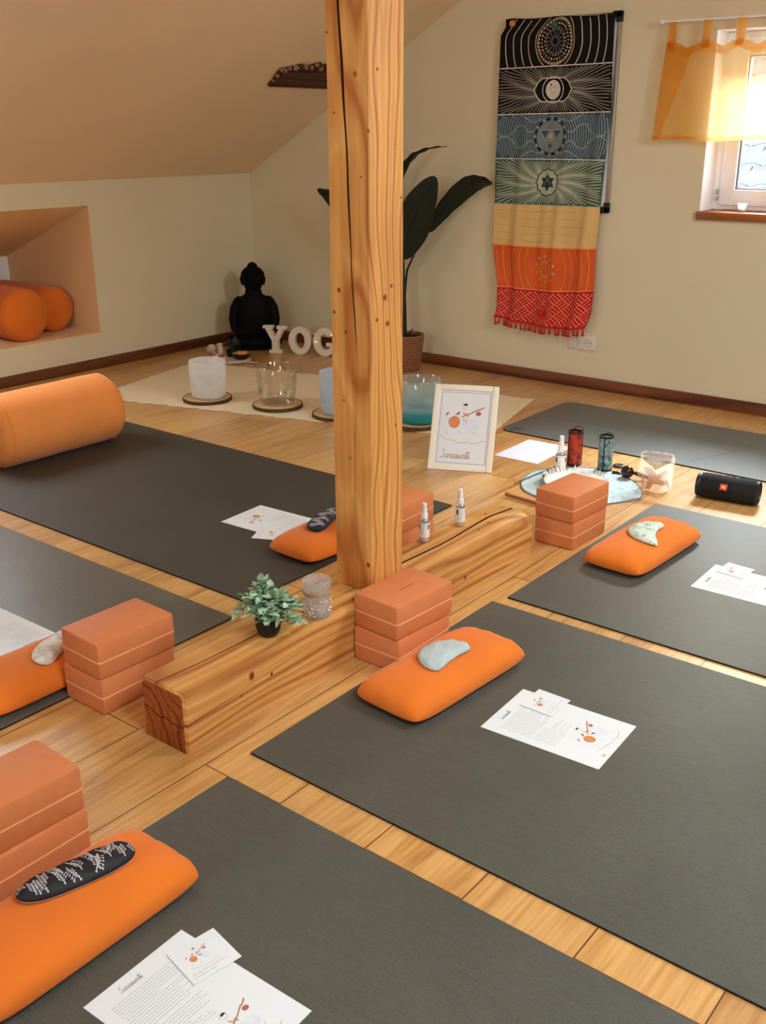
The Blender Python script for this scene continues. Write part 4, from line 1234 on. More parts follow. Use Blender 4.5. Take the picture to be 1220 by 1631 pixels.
# ------------------------------------------------------------------ marquee letters
def letter(ch, outline, loc, label, holes=None, H=0.17, rz=radians(22)):
    cu = bpy.data.curves.new(ch, 'CURVE'); cu.dimensions = '2D'; cu.fill_mode = 'BOTH'; cu.extrude = 0.016; cu.bevel_depth = 0.0012
    for poly in [outline]+(holes or []):
        s = cu.splines.new('POLY'); s.points.add(len(poly)-1); s.use_cyclic_u = True
        for p, q in zip(s.points, poly): p.co = (q[0]*H, q[1]*H, 0, 1)
    tmp = bpy.data.objects.new('tmp', cu); COL.objects.link(tmp)
    dg = bpy.context.evaluated_depsgraph_get(); dg.update()
    me = bpy.data.meshes.new_from_object(tmp.evaluated_get(dg))
    bpy.data.objects.remove(tmp); 
    me.transform(Matrix.Rotation(pi/2, 4, 'X'))
    me.materials.clear(); me.materials.append(LETTER)
    root = empty('marquee_letter', loc, label, 'letter', 'white light-up letters spelling the word on the floor', rz=rz)
    o = bpy.data.objects.new('letter_body', me); COL.objects.link(o); o.parent = root
    return o
def bulbs(root, pts, H=0.17, lit=()):
    for k, (x, z) in enumerate(pts):
        m = MB().sphere((x*H, -0.020, z*H), 0.0045, BULB if k in lit else CAPW, 2)
        m.build('bulb', root)
Yo = [(-.46, 1), (-.08, 1), (-.08, .90), (-.17, .90), (0, .60), (.17, .90), (.08, .90), (.08, 1), (.46, 1), (.46, .90), (.37, .90), (.12, .45), (.12, .10), (.24, .10), (.24, 0), (-.24, 0), (-.24, .10), (-.12, .10), (-.12, .45), (-.37, .90), (-.46, .90)]
Oo = arc(0, .5, .43, .51, 0, 2*pi, 36)[:-1]; Oi = arc(0, .5, .20, .30, 0, 2*pi, 30)[:-1]
Go = arc(0, .5, .44, .51, radians(38), radians(322), 34)+[(.36, .18), (.44, .10), (.44, .46), (.06, .46), (.06, .35), (.20, .35), (.20, .27)]+arc(0, .5, .20, .30, radians(305), radians(45), 30)
Ao = [(-.10, 1), (.10, 1), (.40, .10), (.48, .10), (.48, 0), (.16, 0), (.16, .10), (.22, .10), (.17, .27), (-.17, .27), (-.22, .10), (-.16, .10), (-.16, 0), (-.48, 0), (-.48, .10), (-.40, .10)]
Ai = [(0, .78), (.13, .38), (-.13, .38)]
LZ = 0.0015
q = letter('Y', Yo, (-2.943, 3.330, LZ), 'white light-up letter Y, first of the word'); bulbs(q, [(-.3, .9), (.3, .9), (0, .5), (0, .1)])
q = letter('O', Oo, (-2.794, 3.396, LZ), 'white light-up letter O, after the Y', [Oi]); bulbs(q, [(.3, .7), (.3, .3), (-.3, .7), (-.3, .3), (0, .9), (0, .1)])
q = letter('G', Go, (-2.640, 3.455, LZ), 'white light-up letter G half hidden by the post'); bulbs(q, [(-.32, .5), (.28, .78), (0, .9), (0, .1), (.3, .3)], lit=(0, 1))
q = letter('A', Ao, (-2.480, 3.520, LZ), 'white light-up letter A behind the post', [Ai]); bulbs(q, [(-.2, .5), (.2, .5), (0, .9)])

# ------------------------------------------------------------------ decorative tray group
TRX, TRY = -3.00, 2.985
t = empty('round_tray', (TRX, TRY, 0.0015), 'round whitewashed wooden tray on the floor in front of the statue', 'tray')
MB().lathe([(0.120, 0), (0.128, 0.006), (0.128, 0.016), (0.122, 0.018), (0.116, 0.012), (0.0005, 0.012)], TRAYW, 48, wob=lambda a, z: 1+0.02*sin(3*a)).build('tray_body', t)
mb = MB(); mb.tube([(-0.12, -0.03, 0.02), (-0.14, 0.0, 0.03), (-0.125, 0.04, 0.02)], 0.005, TRAYW, 8); mb.build('handle', t)
TZ = 0.0142
for (dx, dy, r, m, lab) in ((-0.055, -0.050, 0.022, STONEP, 'pink pebble at the left of the round tray'), (-0.015, -0.055, 0.020, STONER, 'red-brown stone in the middle of the round tray'),
                            (0.022, -0.062, 0.016, STONEP, 'small pinkish pebble right of the red-brown stone'), (-0.085, 0.005, 0.024, STONEW, 'upright pale stone by the little dark plant')):
    sc = (1, 0.9, 0.75) if m is not STONEW else (0.7, 0.8, 1.5)
    mb = MB().sphere((0, 0, r*sc[2]), r, m, 3, sc)
    tag(mb.build('pebble', loc=(TRX+dx, TRY+dy, TZ), smooth=60), lab, 'stone', 'pebbles on the round tray')
mb = MB(); mb.tube([(-0.05, 0.0, 0.006), (-0.02, 0.012, 0.012), (0.01, 0.0, 0.008), (0.045, 0.012, 0.006)], [0.004, 0.007, 0.006, 0.003], STONEW, 8)
mb.tube([(-0.02, 0.012, 0.012), (-0.01, 0.035, 0.02)], [0.005, 0.002], STONEW, 6)
tag(mb.build('driftwood', loc=(TRX+0.165, TRY+0.01, 0.0015), rz=0.5, smooth=60), 'pale driftwood twig on the floor right of the round tray', 'driftwood')
bw = empty('black_bowl', (TRX+0.062, TRY+0.035, TZ), 'black bowl with a shiny brass inside on the round tray', 'bowl')
MB().shell([(0.0005, 0), (0.03, 0.001), (0.048, 0.012), (0.056, 0.034), (0.054, 0.036)], BLACK, 36).build('bowl_body', bw)
MB().shell([(0.054, 0.036), (0.050, 0.028), (0.040, 0.012), (0.0005, 0.006)], GOLD, 36).build('brass_lining', bw)
for (x, y, r, lab) in ((-3.235, 3.055, 0.032, 'pale round ball left of the little dark plant, nearer one'), (-3.265, 3.150, 0.027, 'pale round ball by the knee wall, farther one')):
    mb = MB(); mb.sphere((0, 0, r*0.97), r, STONEW, 4, (1, 1, 0.97))
    tag(mb.build('decorative_ball', loc=(x, y, 0.001), smooth=60), lab, 'ball', 'pale balls beside the tray')
def leaf(mb, base, d, L_, W_, mat, droop=0.3, n=6, fold=0.15, T=None, up_=Vector((0, 0, 1))):
    base = Vector(base); d = Vector(d).normalized()
    side = d.cross(up_)
    if side.length < 1e-3: side = Vector((1, 0, 0))
    side.normalize(); nrm = side.cross(d)
    vs = []; fs = []
    for i in range(n+1):
        t = i/n
        wdt = W_/2*sin(pi*min(1, t**0.8*0.97+0.02))**0.8
        c = base+d*L_*t-Vector((0, 0, 1))*droop*L_*t*t
        vs += [c-side*wdt+nrm*fold*wdt, c, c+side*wdt+nrm*fold*wdt]
    for i in range(n):
        a = i*3; fs += [[a, a+1, a+4, a+3], [a+1, a+2, a+5, a+4]]
    mb.add(vs, fs, mat, T)
def bushy(root, n, zb, R, H, L_, W_, mats, seed, sx=1.0, dr=0.75):
    random.seed(seed); st = MB(); lv = MB()
    for k in range(n):
        a = random.uniform(0, 2*pi); e = random.uniform(0.15, 1.0)
        tip = Vector((R*e*cos(a)*sx, R*e*sin(a), zb+H*(1-dr*e*e)*random.uniform(0.6, 1.0)))
        base = Vector((0, 0, zb*0.8))
        m_ = (base+tip)/2+Vector((0, 0, H*0.25))
        pth = [base, base.lerp(m_, .5)+Vector((0, 0, 0.004)), m_, m_.lerp(tip, .6), tip]
        st.tube(pth, [0.0016, 0.0015, 0.0013, 0.001, 0.0006], STEM, 5)
        for q in (0.35, 0.5, 0.62, 0.74, 0.86, 0.97):
            i = min(3, int(q*4)); c = Vector(pth[i]).lerp(Vector(pth[i+1]), q*4-i)
            for s in (-1, 1):
                d = (tip-base).normalized()*0.5+Vector((random.uniform(-1, 1), random.uniform(-1, 1), random.uniform(-0.2, 0.8)))
                leaf(lv, c, d, L_*random.uniform(0.7, 1.15), W_*random.uniform(0.8, 1.1), random.choice(mats), random.uniform(0, .5))
    so_ = st.build('stem', root, smooth=60); lv.build('foliage', so_, smooth=60)
sp = empty('potted_plant', (TRX-0.045, TRY+0.062, TZ), 'little dark succulent with pale leaf tips beside the round tray bowl', 'plant')
MB().lathe([(0.030, 0), (0.036, 0.03), (0.036, 0.04), (0.032, 0.04), (0.030, 0.034), (0.0005, 0.034)], BLACK, 24).build('pot', sp)
bushy(sp, 16, 0.036, 0.075, 0.07, 0.022, 0.009, [LEAFD, LEAFD, LEAFT], 9)

# ------------------------------------------------------------------ potted plant behind the post
pp = empty('potted_plant', (-2.015, 3.46, 0.001), 'tall dark-leaved plant in a woven basket behind the post', 'plant')
pr = [(0.080, 0)]
for k in range(15):
    z = 0.01+0.185*k/14; r = 0.082+0.020*k/14
    pr += [(r+0.004, z), (r, z+0.006)]
pr += [(0.100, 0.205), (0.092, 0.203), (0.090, 0.185), (0.0005, 0.183)]
MB().lathe(pr, BASKET, 40).build('woven_basket', pp)
MB().lathe([(0.0895, 0.183), (0.088, 0.189), (0.0005, 0.192)], SOIL, 24).build('soil', pp)
mb = MB()
for (x, y, h_, a) in ((-0.012, 0.0, 0.66, pi), (-0.035, 0.02, 0.55, pi), (-0.05, 0.0, 0.6, 2.6)):
    mb.tube([(x, y, 0.18), (x*1.1, y, 0.36), (x*1.3+0.01*cos(a), y, h_)], [0.014, 0.011, 0.006], STEM, 10)
mb.tube([(0.0, -0.01, 0.18), (0.002, -0.015, 0.33)], [0.010, 0.005], STEM, 8)
mb.tube([(-0.03, 0.02, 0.40), (-0.02, 0.03, 0.56), (0.04, 0.05, 0.70), (0.12, 0.06, 0.79)], [0.007, 0.006, 0.005, 0.004], STEM, 8)
mb.tube([(0.03, -0.02, 0.19), (0.045, -0.025, 0.225), (0.07, -0.03, 0.245)], [0.004, 0.004, 0.003], STEM, 6)
mb.build('stem', pp, smooth=60)
def big_leaf(pts, W_, tilt, sharp=1.0):
    """broad leaf along a bent midrib; tilt turns the blade about the midrib"""
    mb = MB(); P_ = curve(pts, 6); n = len(P_)-1; vs = []; fs = []
    for i, c in enumerate(P_):
        t = i/n
        d = (P_[min(i+1, n)]-P_[max(i-1, 0)]).normalized()
        a = Vector((0, -1, 0)); s0 = d.cross(a).normalized(); s = (s0*cos(tilt)+d.cross(s0)*sin(tilt))
        nn = d.cross(s)
        wdt = W_/2*max(0.02, sin(pi*min(1, 0.03+0.97*t**sharp)))**0.7
        for f in (-1, -0.55, 0, 0.55, 1):
            vs.append(c+s*wdt*f+nn*(abs(f)*wdt*0.18+0.003*sin(i*1.7+f*3)))
    for i in range(n):
        for j in range(4): fs.append([i*5+j, i*5+j+1, (i+1)*5+j+1, (i+1)*5+j])
    mb.add(vs, fs, LEAFD)
    mb.tube([p-Vector((0, 0.003, 0)) for p in P_], [0.004*(1-0.7*i/n) for i in range(n+1)], STEM, 6)
    return mb.build('leaf', pp, smooth=60)
big_leaf([(-0.05, 0, 0.80), (-0.03, -0.02, 1.05), (0.05, -0.03, 1.165), (0.17, -0.04, 1.215), (0.297, -0.05, 1.230)], 0.06, radians(80), 0.8)
big_leaf([(-0.05, -0.01, 0.63), (0.035, -0.03, 0.78), (0.125, -0.05, 0.93), (0.235, -0.06, 1.078)], 0.215, radians(10), 0.9)
big_leaf([(0.11, 0.06, 0.78), (0.21, 0.07, 0.905), (0.35, 0.06, 1.015), (0.44, 0.05, 1.05), (0.535, 0.03, 1.052)], 0.115, radians(40), 1.0)
big_leaf([(-0.10, 0, 0.60), (-0.30, 0.0, 0.76), (-0.47, 0.02, 0.86), (-0.575, 0.0, 0.955), (-0.655, -0.01, 0.988)], 0.10, radians(50), 0.9)
big_leaf([(-0.06, 0, 0.5), (-0.14, 0.02, 0.8), (-0.20, 0.03, 1.05), (-0.26, 0.05, 1.2)], 0.15, radians(20), 0.9)

# ------------------------------------------------------------------ whiteboard under the tapestry
BX0, BX1, BZ0, BZ1 = -1.535, -0.895, 0.918, 1.838
wb = empty('whiteboard', (0, 0, 0), 'whiteboard with black corners on the back wall, hidden by the tapestry', 'whiteboard')
MB().box((BX0+0.01, YB-0.013, BZ0+0.01), (BX1-0.01, YB-0.002, BZ1-0.01), WHITEP).build('board', wb)
mb = MB(); ring(mb, BX0, BX1, BZ0, BZ1, 0.020, YB-0.018, YB-0.001, ALU, 0.003); mb.build('aluminium_rail', wb)
for (x, z, sx_, sz_) in ((BX0, BZ0, 1, 1), (BX1, BZ0, -1, 1), (BX0, BZ1, 1, -1), (BX1, BZ1, -1, -1)):
    mb = MB()
    def b2(x0, x1, z0, z1): mb.box((min(x0, x1), YB-0.022, min(z0, z1)), (max(x0, x1), YB-0.0015, max(z0, z1)), BLACK, 0.004)
    b2(x-sx_*0.004, x+sx_*0.026, z-sz_*0.004, z+sz_*0.046); b2(x-sx_*0.004, x+sx_*0.046, z-sz_*0.004, z+sz_*0.026)
    mb.build('corner_cap', wb)

# ------------------------------------------------------------------ tapestry
LZs = [1.842, 1.608, 1.386, 1.169, 0.937, 0.725, 0.501, 0.330]
RZs = [1.832, 1.614, 1.393, 1.168, 0.942, 0.737, 0.527, 0.322]
LXs = [(0, -1.508), (0.06, -1.514), (0.33, -1.560), (1, -1.560), (2, -1.558), (3, -1.561), (4, -1.559), (5, -1.559), (6, -1.513), (6.8, -1.512), (7, -1.530)]
RXs = [(0, -0.922), (1, -0.918), (2, -0.910), (3, -0.922), (4, -0.932), (5, -0.938), (6, -0.932), (6.6, -0.940), (7, -0.968)]
def interp(tab, w_):
    for (a, va), (b_, vb) in zip(tab, tab[1:]):
        if w_ <= b_: return va+(vb-va)*max(0, (w_-a)/(b_-a))
    return tab[-1][1]
def S(u, w_, lift=0.0):
    u = max(0, min(1, u)); w_ = max(0, min(7, w_))
    i = min(6, int(w_)); f = w_-i
    zl = LZs[i]+(LZs[i+1]-LZs[i])*f; zr = RZs[i]+(RZs[i+1]-RZs[i])*f
    sag = max(0, w_-4.2)/2.8
    z = zl*(1-u)+zr*u - 0.020*sag*sin(pi*u)*(0.5+u) - (0.006*sin(pi*u*2)**2 if w_ < 1 else 0)*(1-w_)
    x = interp(LXs, w_)*(1-u)+interp(RXs, w_)*u
    fr_ = min(1, w_/2.0); hang = max(0, w_-4)/3
    fold = (0.004+0.006*fr_+0.016*hang)*(0.5+0.5*sin(u*21+0.35*w_+0.6*sin(u*7)))+0.003*sin(u*47+w_*0.8)*fr_
    y = YB-0.028-fold-0.012*hang-lift
    return (x, y, z)
tp = empty('tapestry', (0, 0, 0), 'long banded wall tapestry with mandala symbols hanging over the whiteboard', 'tapestry')
mb = MB()
bandm = [T_BLACK, T_BLACK, T_BLUE, T_GREEN, T_TAN, T_ORANGE, T_RED]
for bi in range(7):
    mb.grid(lambda a, b_: S(a, bi+b_), 72, 12, bandm[bi], flip=True)
WB_ = 0.62; HB = 0.222
def band(bi, lift=0.0014):
    def F(x, z):
        return S(0.5+x/WB_, bi+0.5-max(-0.111, min(0.111, z))/HB, lift)
    return F
def clip(pts):
    return [p for p in pts if abs(p[0]) < WB_/2-0.002 and abs(p[1]) < 0.1105]
def cs(F, pts, wd, mat):
    run = []
    for p in pts:
        if abs(p[0]) < WB_/2-0.002 and abs(p[1]) < 0.1095: run.append((p[0], p[1]))
        else:
            if len(run) > 1: mb.strip(F, run, wd, mat)
            run = []
    if len(run) > 1: mb.strip(F, run, wd, mat)
for bi, m_ in ((1, L_WHITE), (2, L_WHITE), (3, L_WHITE), (4, L_GREEN), (5, L_ORANGE), (6, L_PINK)):
    mb.strip(lambda x, z: S(0.5+x/WB_, bi-z/HB, 0.0018), [(-WB_/2+WB_*k/60, 0) for k in range(61)], 0.0055, m_)
# 1 black: bowed lines and an oval flower
F = band(0); cx0 = 0.0
for k in range(7):
    a_, b_ = 0.105+0.043*k, 0.125+0.05*k
    cs(F, arc(cx0, 0.0, a_, b_, -1.35, 1.35, 40), 0.0042, L_WHITE if k else L_CREAM); cs(F, arc(cx0, 0.0, a_, b_, pi-1.35, pi+1.35, 40), 0.0042, L_WHITE if k else L_CREAM)
F2 = band(0, 0.0018)
for (ra, n_, rd) in ((0.088, 36, 0.0062), (0.072, 30, 0.0055), (0.056, 22, 0.0045)):
    for k in range(n_):
        a = 2*pi*k/n_+ra*30
        px, pz = ra*cos(a), ra*1.12*sin(a)
        if abs(pz) < 0.105:
            mb.fill(F2, arc(px, pz, rd*random.uniform(.6, 1.1), rd*random.uniform(.6, 1.1), 0, 2*pi, 6)[:-1], L_CREAM)
for ra in (0.094, 0.048, 0.018): cs(F2, arc(0, 0, ra, ra*1.12, 0, 2*pi, 48), 0.0028, L_CREAM if ra > .05 else L_GREY)
for k in range(14):
    a = 2*pi*k/14; cs(F2, [(0.022*cos(a), 0.025*sin(a)), (0.044*cos(a), 0.049*sin(a))], 0.0022, L_GREY)
# 2 and 4: rays
def rays(bi, n_, r0, mat, wd):
    F = band(bi, 0.0012)
    for k in range(n_):
        a = 2*pi*(k+0.5)/n_
        pts = [(r*cos(a)*1.5, r*sin(a)*0.9+0.004*sin(r*40+k)) for r in [r0+0.012*j for j in range(26)]]
        pts = [p for p in pts if abs(p[0]) < WB_/2 and abs(p[1]) < 0.107]
        if len(pts) > 1: mb.strip(F, pts, wd, mat)
rays(1, 84, 0.05, L_GREY, 0.0038)
F = band(1, 0.0020); F3 = band(1, 0.0026); F4 = band(1, 0.0032)
lens = [(-0.105, 0)]+[(-0.085, 0.035), (-0.06, 0.055), (0.06, 0.055), (0.085, 0.035), (0.105, 0), (0.085, -0.035), (0.06, -0.055), (-0.06, -0.055), (-0.085, -0.035)]
mb.fill(F, [(x*0.95, z*0.95) for x, z in lens], T_BLACK); cs(F3, lens+[lens[0]], 0.005, L_WHITE)
cs(F3, arc(0, 0, 0.056, 0.062, 0, 2*pi, 32), 0.004, L_WHITE)
mb.fill(F3, arc(0, 0, 0.040, 0.046, 0, 2*pi, 24)[:-1], L_WHITE)
cs(F4, [(-0.022, 0.012), (0.024, 0.012), (0.0, -0.024), (-0.022, 0.012)], 0.003, L_OCHRE)
mb.fill(F4, arc(-0.014, 0.024, 0.005, 0.005, 0, 2*pi, 8)[:-1], T_BLACK)
# 3 blue: rings of arcs, disc with triangle, scrolls
F = band(2, 0.0012)
for k in range(22):
    r = 0.094+0.0125*k
    cs(F, arc(0, 0, r, r*1.06, 0, 2*pi, 72), 0.0036, L_BLUE)
F2 = band(2, 0.0018); F3 = band(2, 0.0024); F4 = band(2, 0.003)
mb.fill(F2, arc(0, 0, 0.090, 0.094, 0, 2*pi, 40)[:-1], T_BLUE)
for k in range(24):
    a = 2*pi*k/24
    mb.fill(F3, arc(0.084*cos(a), 0.088*sin(a), 0.0075, 0.0075, 0, 2*pi, 6)[:-1], T_BLACK if k % 2 else L_BLUE)
mb.fill(F3, arc(0, 0, 0.074, 0.078, 0, 2*pi, 36)[:-1], T_GLOWB)
cs(F4, [(-0.06, 0.032), (0.06, 0.032), (0.0, -0.066), (-0.06, 0.032)], 0.0035, L_BLUE)
for tri in ([(-0.056, 0.028), (-0.012, 0.028), (-0.032, -0.006)], [(0.056, 0.028), (0.012, 0.028), (0.032, -0.006)], [(-0.014, -0.038), (0.014, -0.038), (0, -0.062)]):
    mb.fill(F4, tri, T_BLUE)
mb.fill(F4, arc(0, 0.002, 0.026, 0.030, 0, 2*pi, 20)[:-1], L_GREY); mb.fill(band(2, 0.0036), arc(0, 0.002, 0.010, 0.012, 0, 2*pi, 12)[:-1], L_CREAM)
for s in (-1, 1):
    for sz in (-1, 1):
        cs(F3, [(p[0], p[1]) for p in curve([(s*0.085, sz*0.03), (s*0.12, sz*0.022), (s*0.15, sz*0.05), (s*0.19, sz*0.055), (s*0.22, sz*0.02), (s*0.27, sz*-0.005), (s*0.30, sz*0.02)], 6)], 0.0042, L_BLUE)
        cs(F3, [(p[0], p[1]) for p in curve([(s*0.06, sz*0.085), (s*0.10, sz*0.07), (s*0.14, sz*0.09), (s*0.17, sz*0.108)], 6)], 0.004, L_BLUE)
# 4 green: rays, star
rays(3, 88, 0.035, L_GREEN, 0.0046)
F2 = band(3, 0.0018); F3 = band(3, 0.0024); F4 = band(3, 0.003)
mb.fill(F2, arc(0, 0, 0.062, 0.066, 0, 2*pi, 36)[:-1], L_GREEN)
pet = []
for k in range(49):
    a = 2*pi*k/48; r = 0.058+0.007*(abs(sin(a*6))**0.5*-1+1); pet.append((r*cos(a), r*1.06*sin(a)))
cs(F3, pet, 0.006, T_DKGREEN)
def tri(r, ph): return [(r*cos(ph+2*pi*k/3), r*sin(ph+2*pi*k/3)) for k in range(3)]
mb.fill(F3, tri(0.044, pi/2), T_DKGREEN); mb.fill(F4, tri(0.044, -pi/2), T_DKGREEN)
cs(band(3, 0.0036), tri(0.02, pi/2)+[tri(0.02, pi/2)[0]], 0.003, L_GREEN)
# 5 ochre: faint tone-on-tone
F = band(4, 0.0012)
for k in range(5): cs(F, [(-0.3, -0.08+0.04*k), (-0.1, -0.085+0.04*k), (0.1, -0.08+0.04*k), (0.3, -0.083+0.04*k)], 0.002, L_OCHRE)
cs(F, [(p[0], p[1]) for p in curve([(-0.06, 0.07), (-0.02, 0.08), (0, 0.07), (0.03, 0.085), (0.06, 0.07)], 5)], 0.004, L_OCHRE)
# 6 orange: arcs and bead oval
F = band(5, 0.0012)
for k in range(6): 
    r = 0.125+0.036*k
    cs(F, arc(0.01, 0, r, r*1.3, 0, 2*pi, 60), 0.0032, L_ORANGE)
for ra in (0.030, 0.037): cs(F, arc(0.01, 0.0, ra, ra*1.2, 0, 2*pi, 30), 0.0034, L_OCHRE)
for k in range(10):
    a = 2*pi*k/10+0.3; mb.fill(F, arc(0.01+0.058*cos(a), 0.066*sin(a), 0.0075, 0.007, 0, 2*pi, 8)[:-1], L_OCHRE if k % 3 else L_CREAM)
# 7 red: basket weave
F = band(6, 0.0012)
c_ = 0.056
def hz(px, pz): return abs(px) < WB_/2-0.004 and abs(pz) < 0.100
for i in range(-9, 10):
    for j in range(-6, 7):
        ox, oz = (i+j)*c_*0.72, (i-j)*c_*0.72*0.86
        if abs(ox) > 0.36 or abs(oz) > 0.16: continue
        for k in range(-1, 3):
            d_ = (k-0.5)*c_*0.33
            if (i+j) % 2:
                seg = [(ox-c_*0.36+d_*.7, oz-c_*0.33-d_*.62), (ox+c_*0.36+d_*.7, oz+c_*0.33-d_*.62)]
            else:
                seg = [(ox-c_*0.36+d_*.7, oz+c_*0.33+d_*.62), (ox+c_*0.36+d_*.7, oz-c_*0.33+d_*.62)]
            pts = [(seg[0][0]+(seg[1][0]-seg[0][0])*q/5, seg[0][1]+(seg[1][1]-seg[0][1])*q/5) for q in range(6)]
            pts = [p for p in pts if hz(*p)]
            if len(pts) > 1: mb.strip(F, pts, 0.0042, L_PINK)
F3 = band(6, 0.0024); F4 = band(6, 0.003)
mb.fill(F3, arc(0, -0.022, 0.052, 0.048, 0, 2*pi, 28)[:-1], T_RED); cs(F4, arc(0, -0.022, 0.050, 0.046, 0, 2*pi, 30), 0.003, L_PINK)
cs(F4, [(-0.034, 0.008), (0.034, 0.008), (0.034, -0.05), (-0.034, -0.05), (-0.034, 0.008)], 0.003, L_PINK)
cs(F4, [(-0.024, 0.0), (0.014, 0.0), (-0.006, -0.032), (-0.024, 0.0)], 0.003, L_PINK)
cs(F4, arc(0, 0.045, 0.009, 0.009, 0, 2*pi, 12), 0.003, L_PINK)
mb.build('cloth', tp, smooth=60)
random.seed(2)
for k in range(24):
    u = 0.02+0.96*k/23
    p = Vector(S(u, 7.0)); h_ = random.uniform(0.022, 0.030); o_ = random.uniform(-0.006, 0.006)
    m2 = MB().tube([p, p+Vector((o_*0.5, -0.002, -h_*0.4)), p+Vector((o_, -0.003, -h_))], [0.003, 0.0045, 0.005], T_RED, 6)
    m2.sphere(p+Vector((o_, -0.003, -h_-0.003)), 0.0085, T_RED, 2, (1, 1, 0.8))
    m2.build('tassel', tp, smooth=60)
for (u, w_, m_, lab) in ((0.055, 0.10, T_ORANGE, 'orange round magnet at the top left of the tapestry'), (0.47, 0.17, T_GREEN, 'green round magnet at the top middle of the tapestry')):
    p = S(u, w_)
    mg = MB().lathe([(0.016, 0), (0.016, 0.006), (0.012, 0.010), (0.0005, 0.011)], M('magnet', srgb(226, 134, 70) if m_ is T_ORANGE else srgb(50, 96, 82), 0.3), 20, Matrix.Rotation(pi/2, 4, 'X'))
    tag(mg.build('magnet', loc=(p[0], p[1]-0.004, p[2])), lab, 'magnet', 'magnets holding the tapestry')

# ------------------------------------------------------------------ double socket
so = empty('wall_socket', (-0.9955, YB, 0.2435), 'white double power socket low on the wall below the tapestry', 'socket')
MB().box((-0.080, -0.012, -0.0385), (0.080, -0.0005, 0.0385), SOCK, 0.004).build('socket_plate', so)
for s in (-1, 1):
    R_ = Matrix.Translation((s*0.037, -0.0125, 0)) @ Matrix.Rotation(pi/2, 4, 'X')
    mb = MB().shell([(0.027, 0.0), (0.026, 0.003), (0.0225, 0.003), (0.021, -0.0005), (0.0005, -0.0006)], SOCK, 28, R_)
    for q in (-1, 1): mb.lathe([(0.0028, -0.0005), (0.0028, 0.0006), (0.0005, 0.0006)], BLACK, 10, R_ @ Matrix.Translation((q*0.0095, 0, 0)))
    mb.shell([(0.0225, 0.0028), (0.0215, 0.0033), (0.0205, 0.0028)], INK, 28, R_)
    mb.build('socket_insert', so)

# ------------------------------------------------------------------ curtain
RODZ, RODY = 1.775, YB-0.065
rd = empty('curtain_rod', (0, 0, 0), 'thin white curtain rod above the window', 'curtain rod')
MB().tube([(-0.665, RODY, RODZ), (0.525, RODY, RODZ)], 0.005, CAPW, 10).build('rod', rd)
for x in (-0.665, 0.525):
    MB().sphere((x, RODY, RODZ), 0.010, CAPW, 2).build('finial', rd)
    MB().box((x-0.006, RODY, RODZ-0.010), (x+0.006, YB-0.0005, RODZ-0.004), CAPW, 0.002).build('bracket', rd)
ct = empty('curtain', (0, 0, 0), 'short sheer orange tab curtain over the window', 'curtain')
tabs = [-0.61, -0.445, -0.288, -0.13, 0.03, 0.19, 0.35, 0.49]
ZT, ZB_ = 1.688, 1.262
def cur(u, v):
    x = tabs[0]-0.024+(tabs[-1]+0.05-tabs[0])*u
    # hangs from tabs: scalloped top
    dist = min(abs(x-t_) for t_ in tabs)/0.08
    dip = 0.030*min(1, dist)**1.5
    sp_ = -0.03*v*(1-u*1.2)
    y = RODY+0.004-0.020*sin(u*23+0.6*sin(u*9))*(0.4+0.6*v)-0.012*v
    z = ZT-dip*(1-v)+(ZB_-ZT)*v+0.004*sin(u*19)*v
    return (x+sp_, y, z)
cp = MB().grid(cur, 120, 24, CURT, flip=True).build('curtain_panel', ct, smooth=60)
MB().grid(lambda a, b_: tuple(Vector(cur(a, 0.955+0.045*b_))+Vector((0, -0.003, 0))), 120, 2, CURTD).build('hem', cp, smooth=60)
# overlapping fold at the left
MB().grid(lambda a, b_: tuple(Vector(cur(0.003+0.115*a*(1-0.68*b_), b_))+Vector((0, -0.010-0.006*sin(a*3), 0))), 12, 24, CURTD, flip=True).build('folded_edge', cp, smooth=60)
MB().grid(lambda a, b_: tuple(Vector(cur(a, 0.09*b_))+Vector((0, -0.003, 0))), 120, 2, CURTD).build('heading', cp, smooth=60)
for t_ in tabs:
    def tb(a, b_, t_=t_):
        q = b_*2*pi
        return (t_-0.021+0.042*a, RODY+0.008*sin(q), RODZ-0.035+0.046*cos(q) if True else 0)
    mb = MB(); 
    mb.grid(lambda a, b_: (t_-0.019+0.038*a, RODY-0.008*sin(pi*min(1, b_*1.0)), RODZ+0.007-0.125*(1-b_)**1.0), 4, 10, CURTD)
    mb.grid(lambda a, b_: (t_-0.019+0.038*a, RODY+0.008*sin(pi*b_)+0.002, RODZ+0.007-0.125*(1-b_)), 4, 10, CURTD)
    mb.build('tab', ct, smooth=60)

# small glass jar on the sill
jr = empty('glass_jar', (-0.236, YB+0.05, WZ0+0.0008), 'small clear glass candle jar on the window sill', 'jar')
MB().shell([(0.0005, 0.001), (0.018, 0.0), (0.021, 0.006), (0.020, 0.022), (0.026, 0.040), (0.0245, 0.040), (0.0185, 0.022), (0.0005, 0.008)], JARG, 28).build('glass_body', jr)
MB().lathe([(0.017, 0.009), (0.017, 0.018), (0.0005, 0.019)], WAX, 20).build('candle', jr)

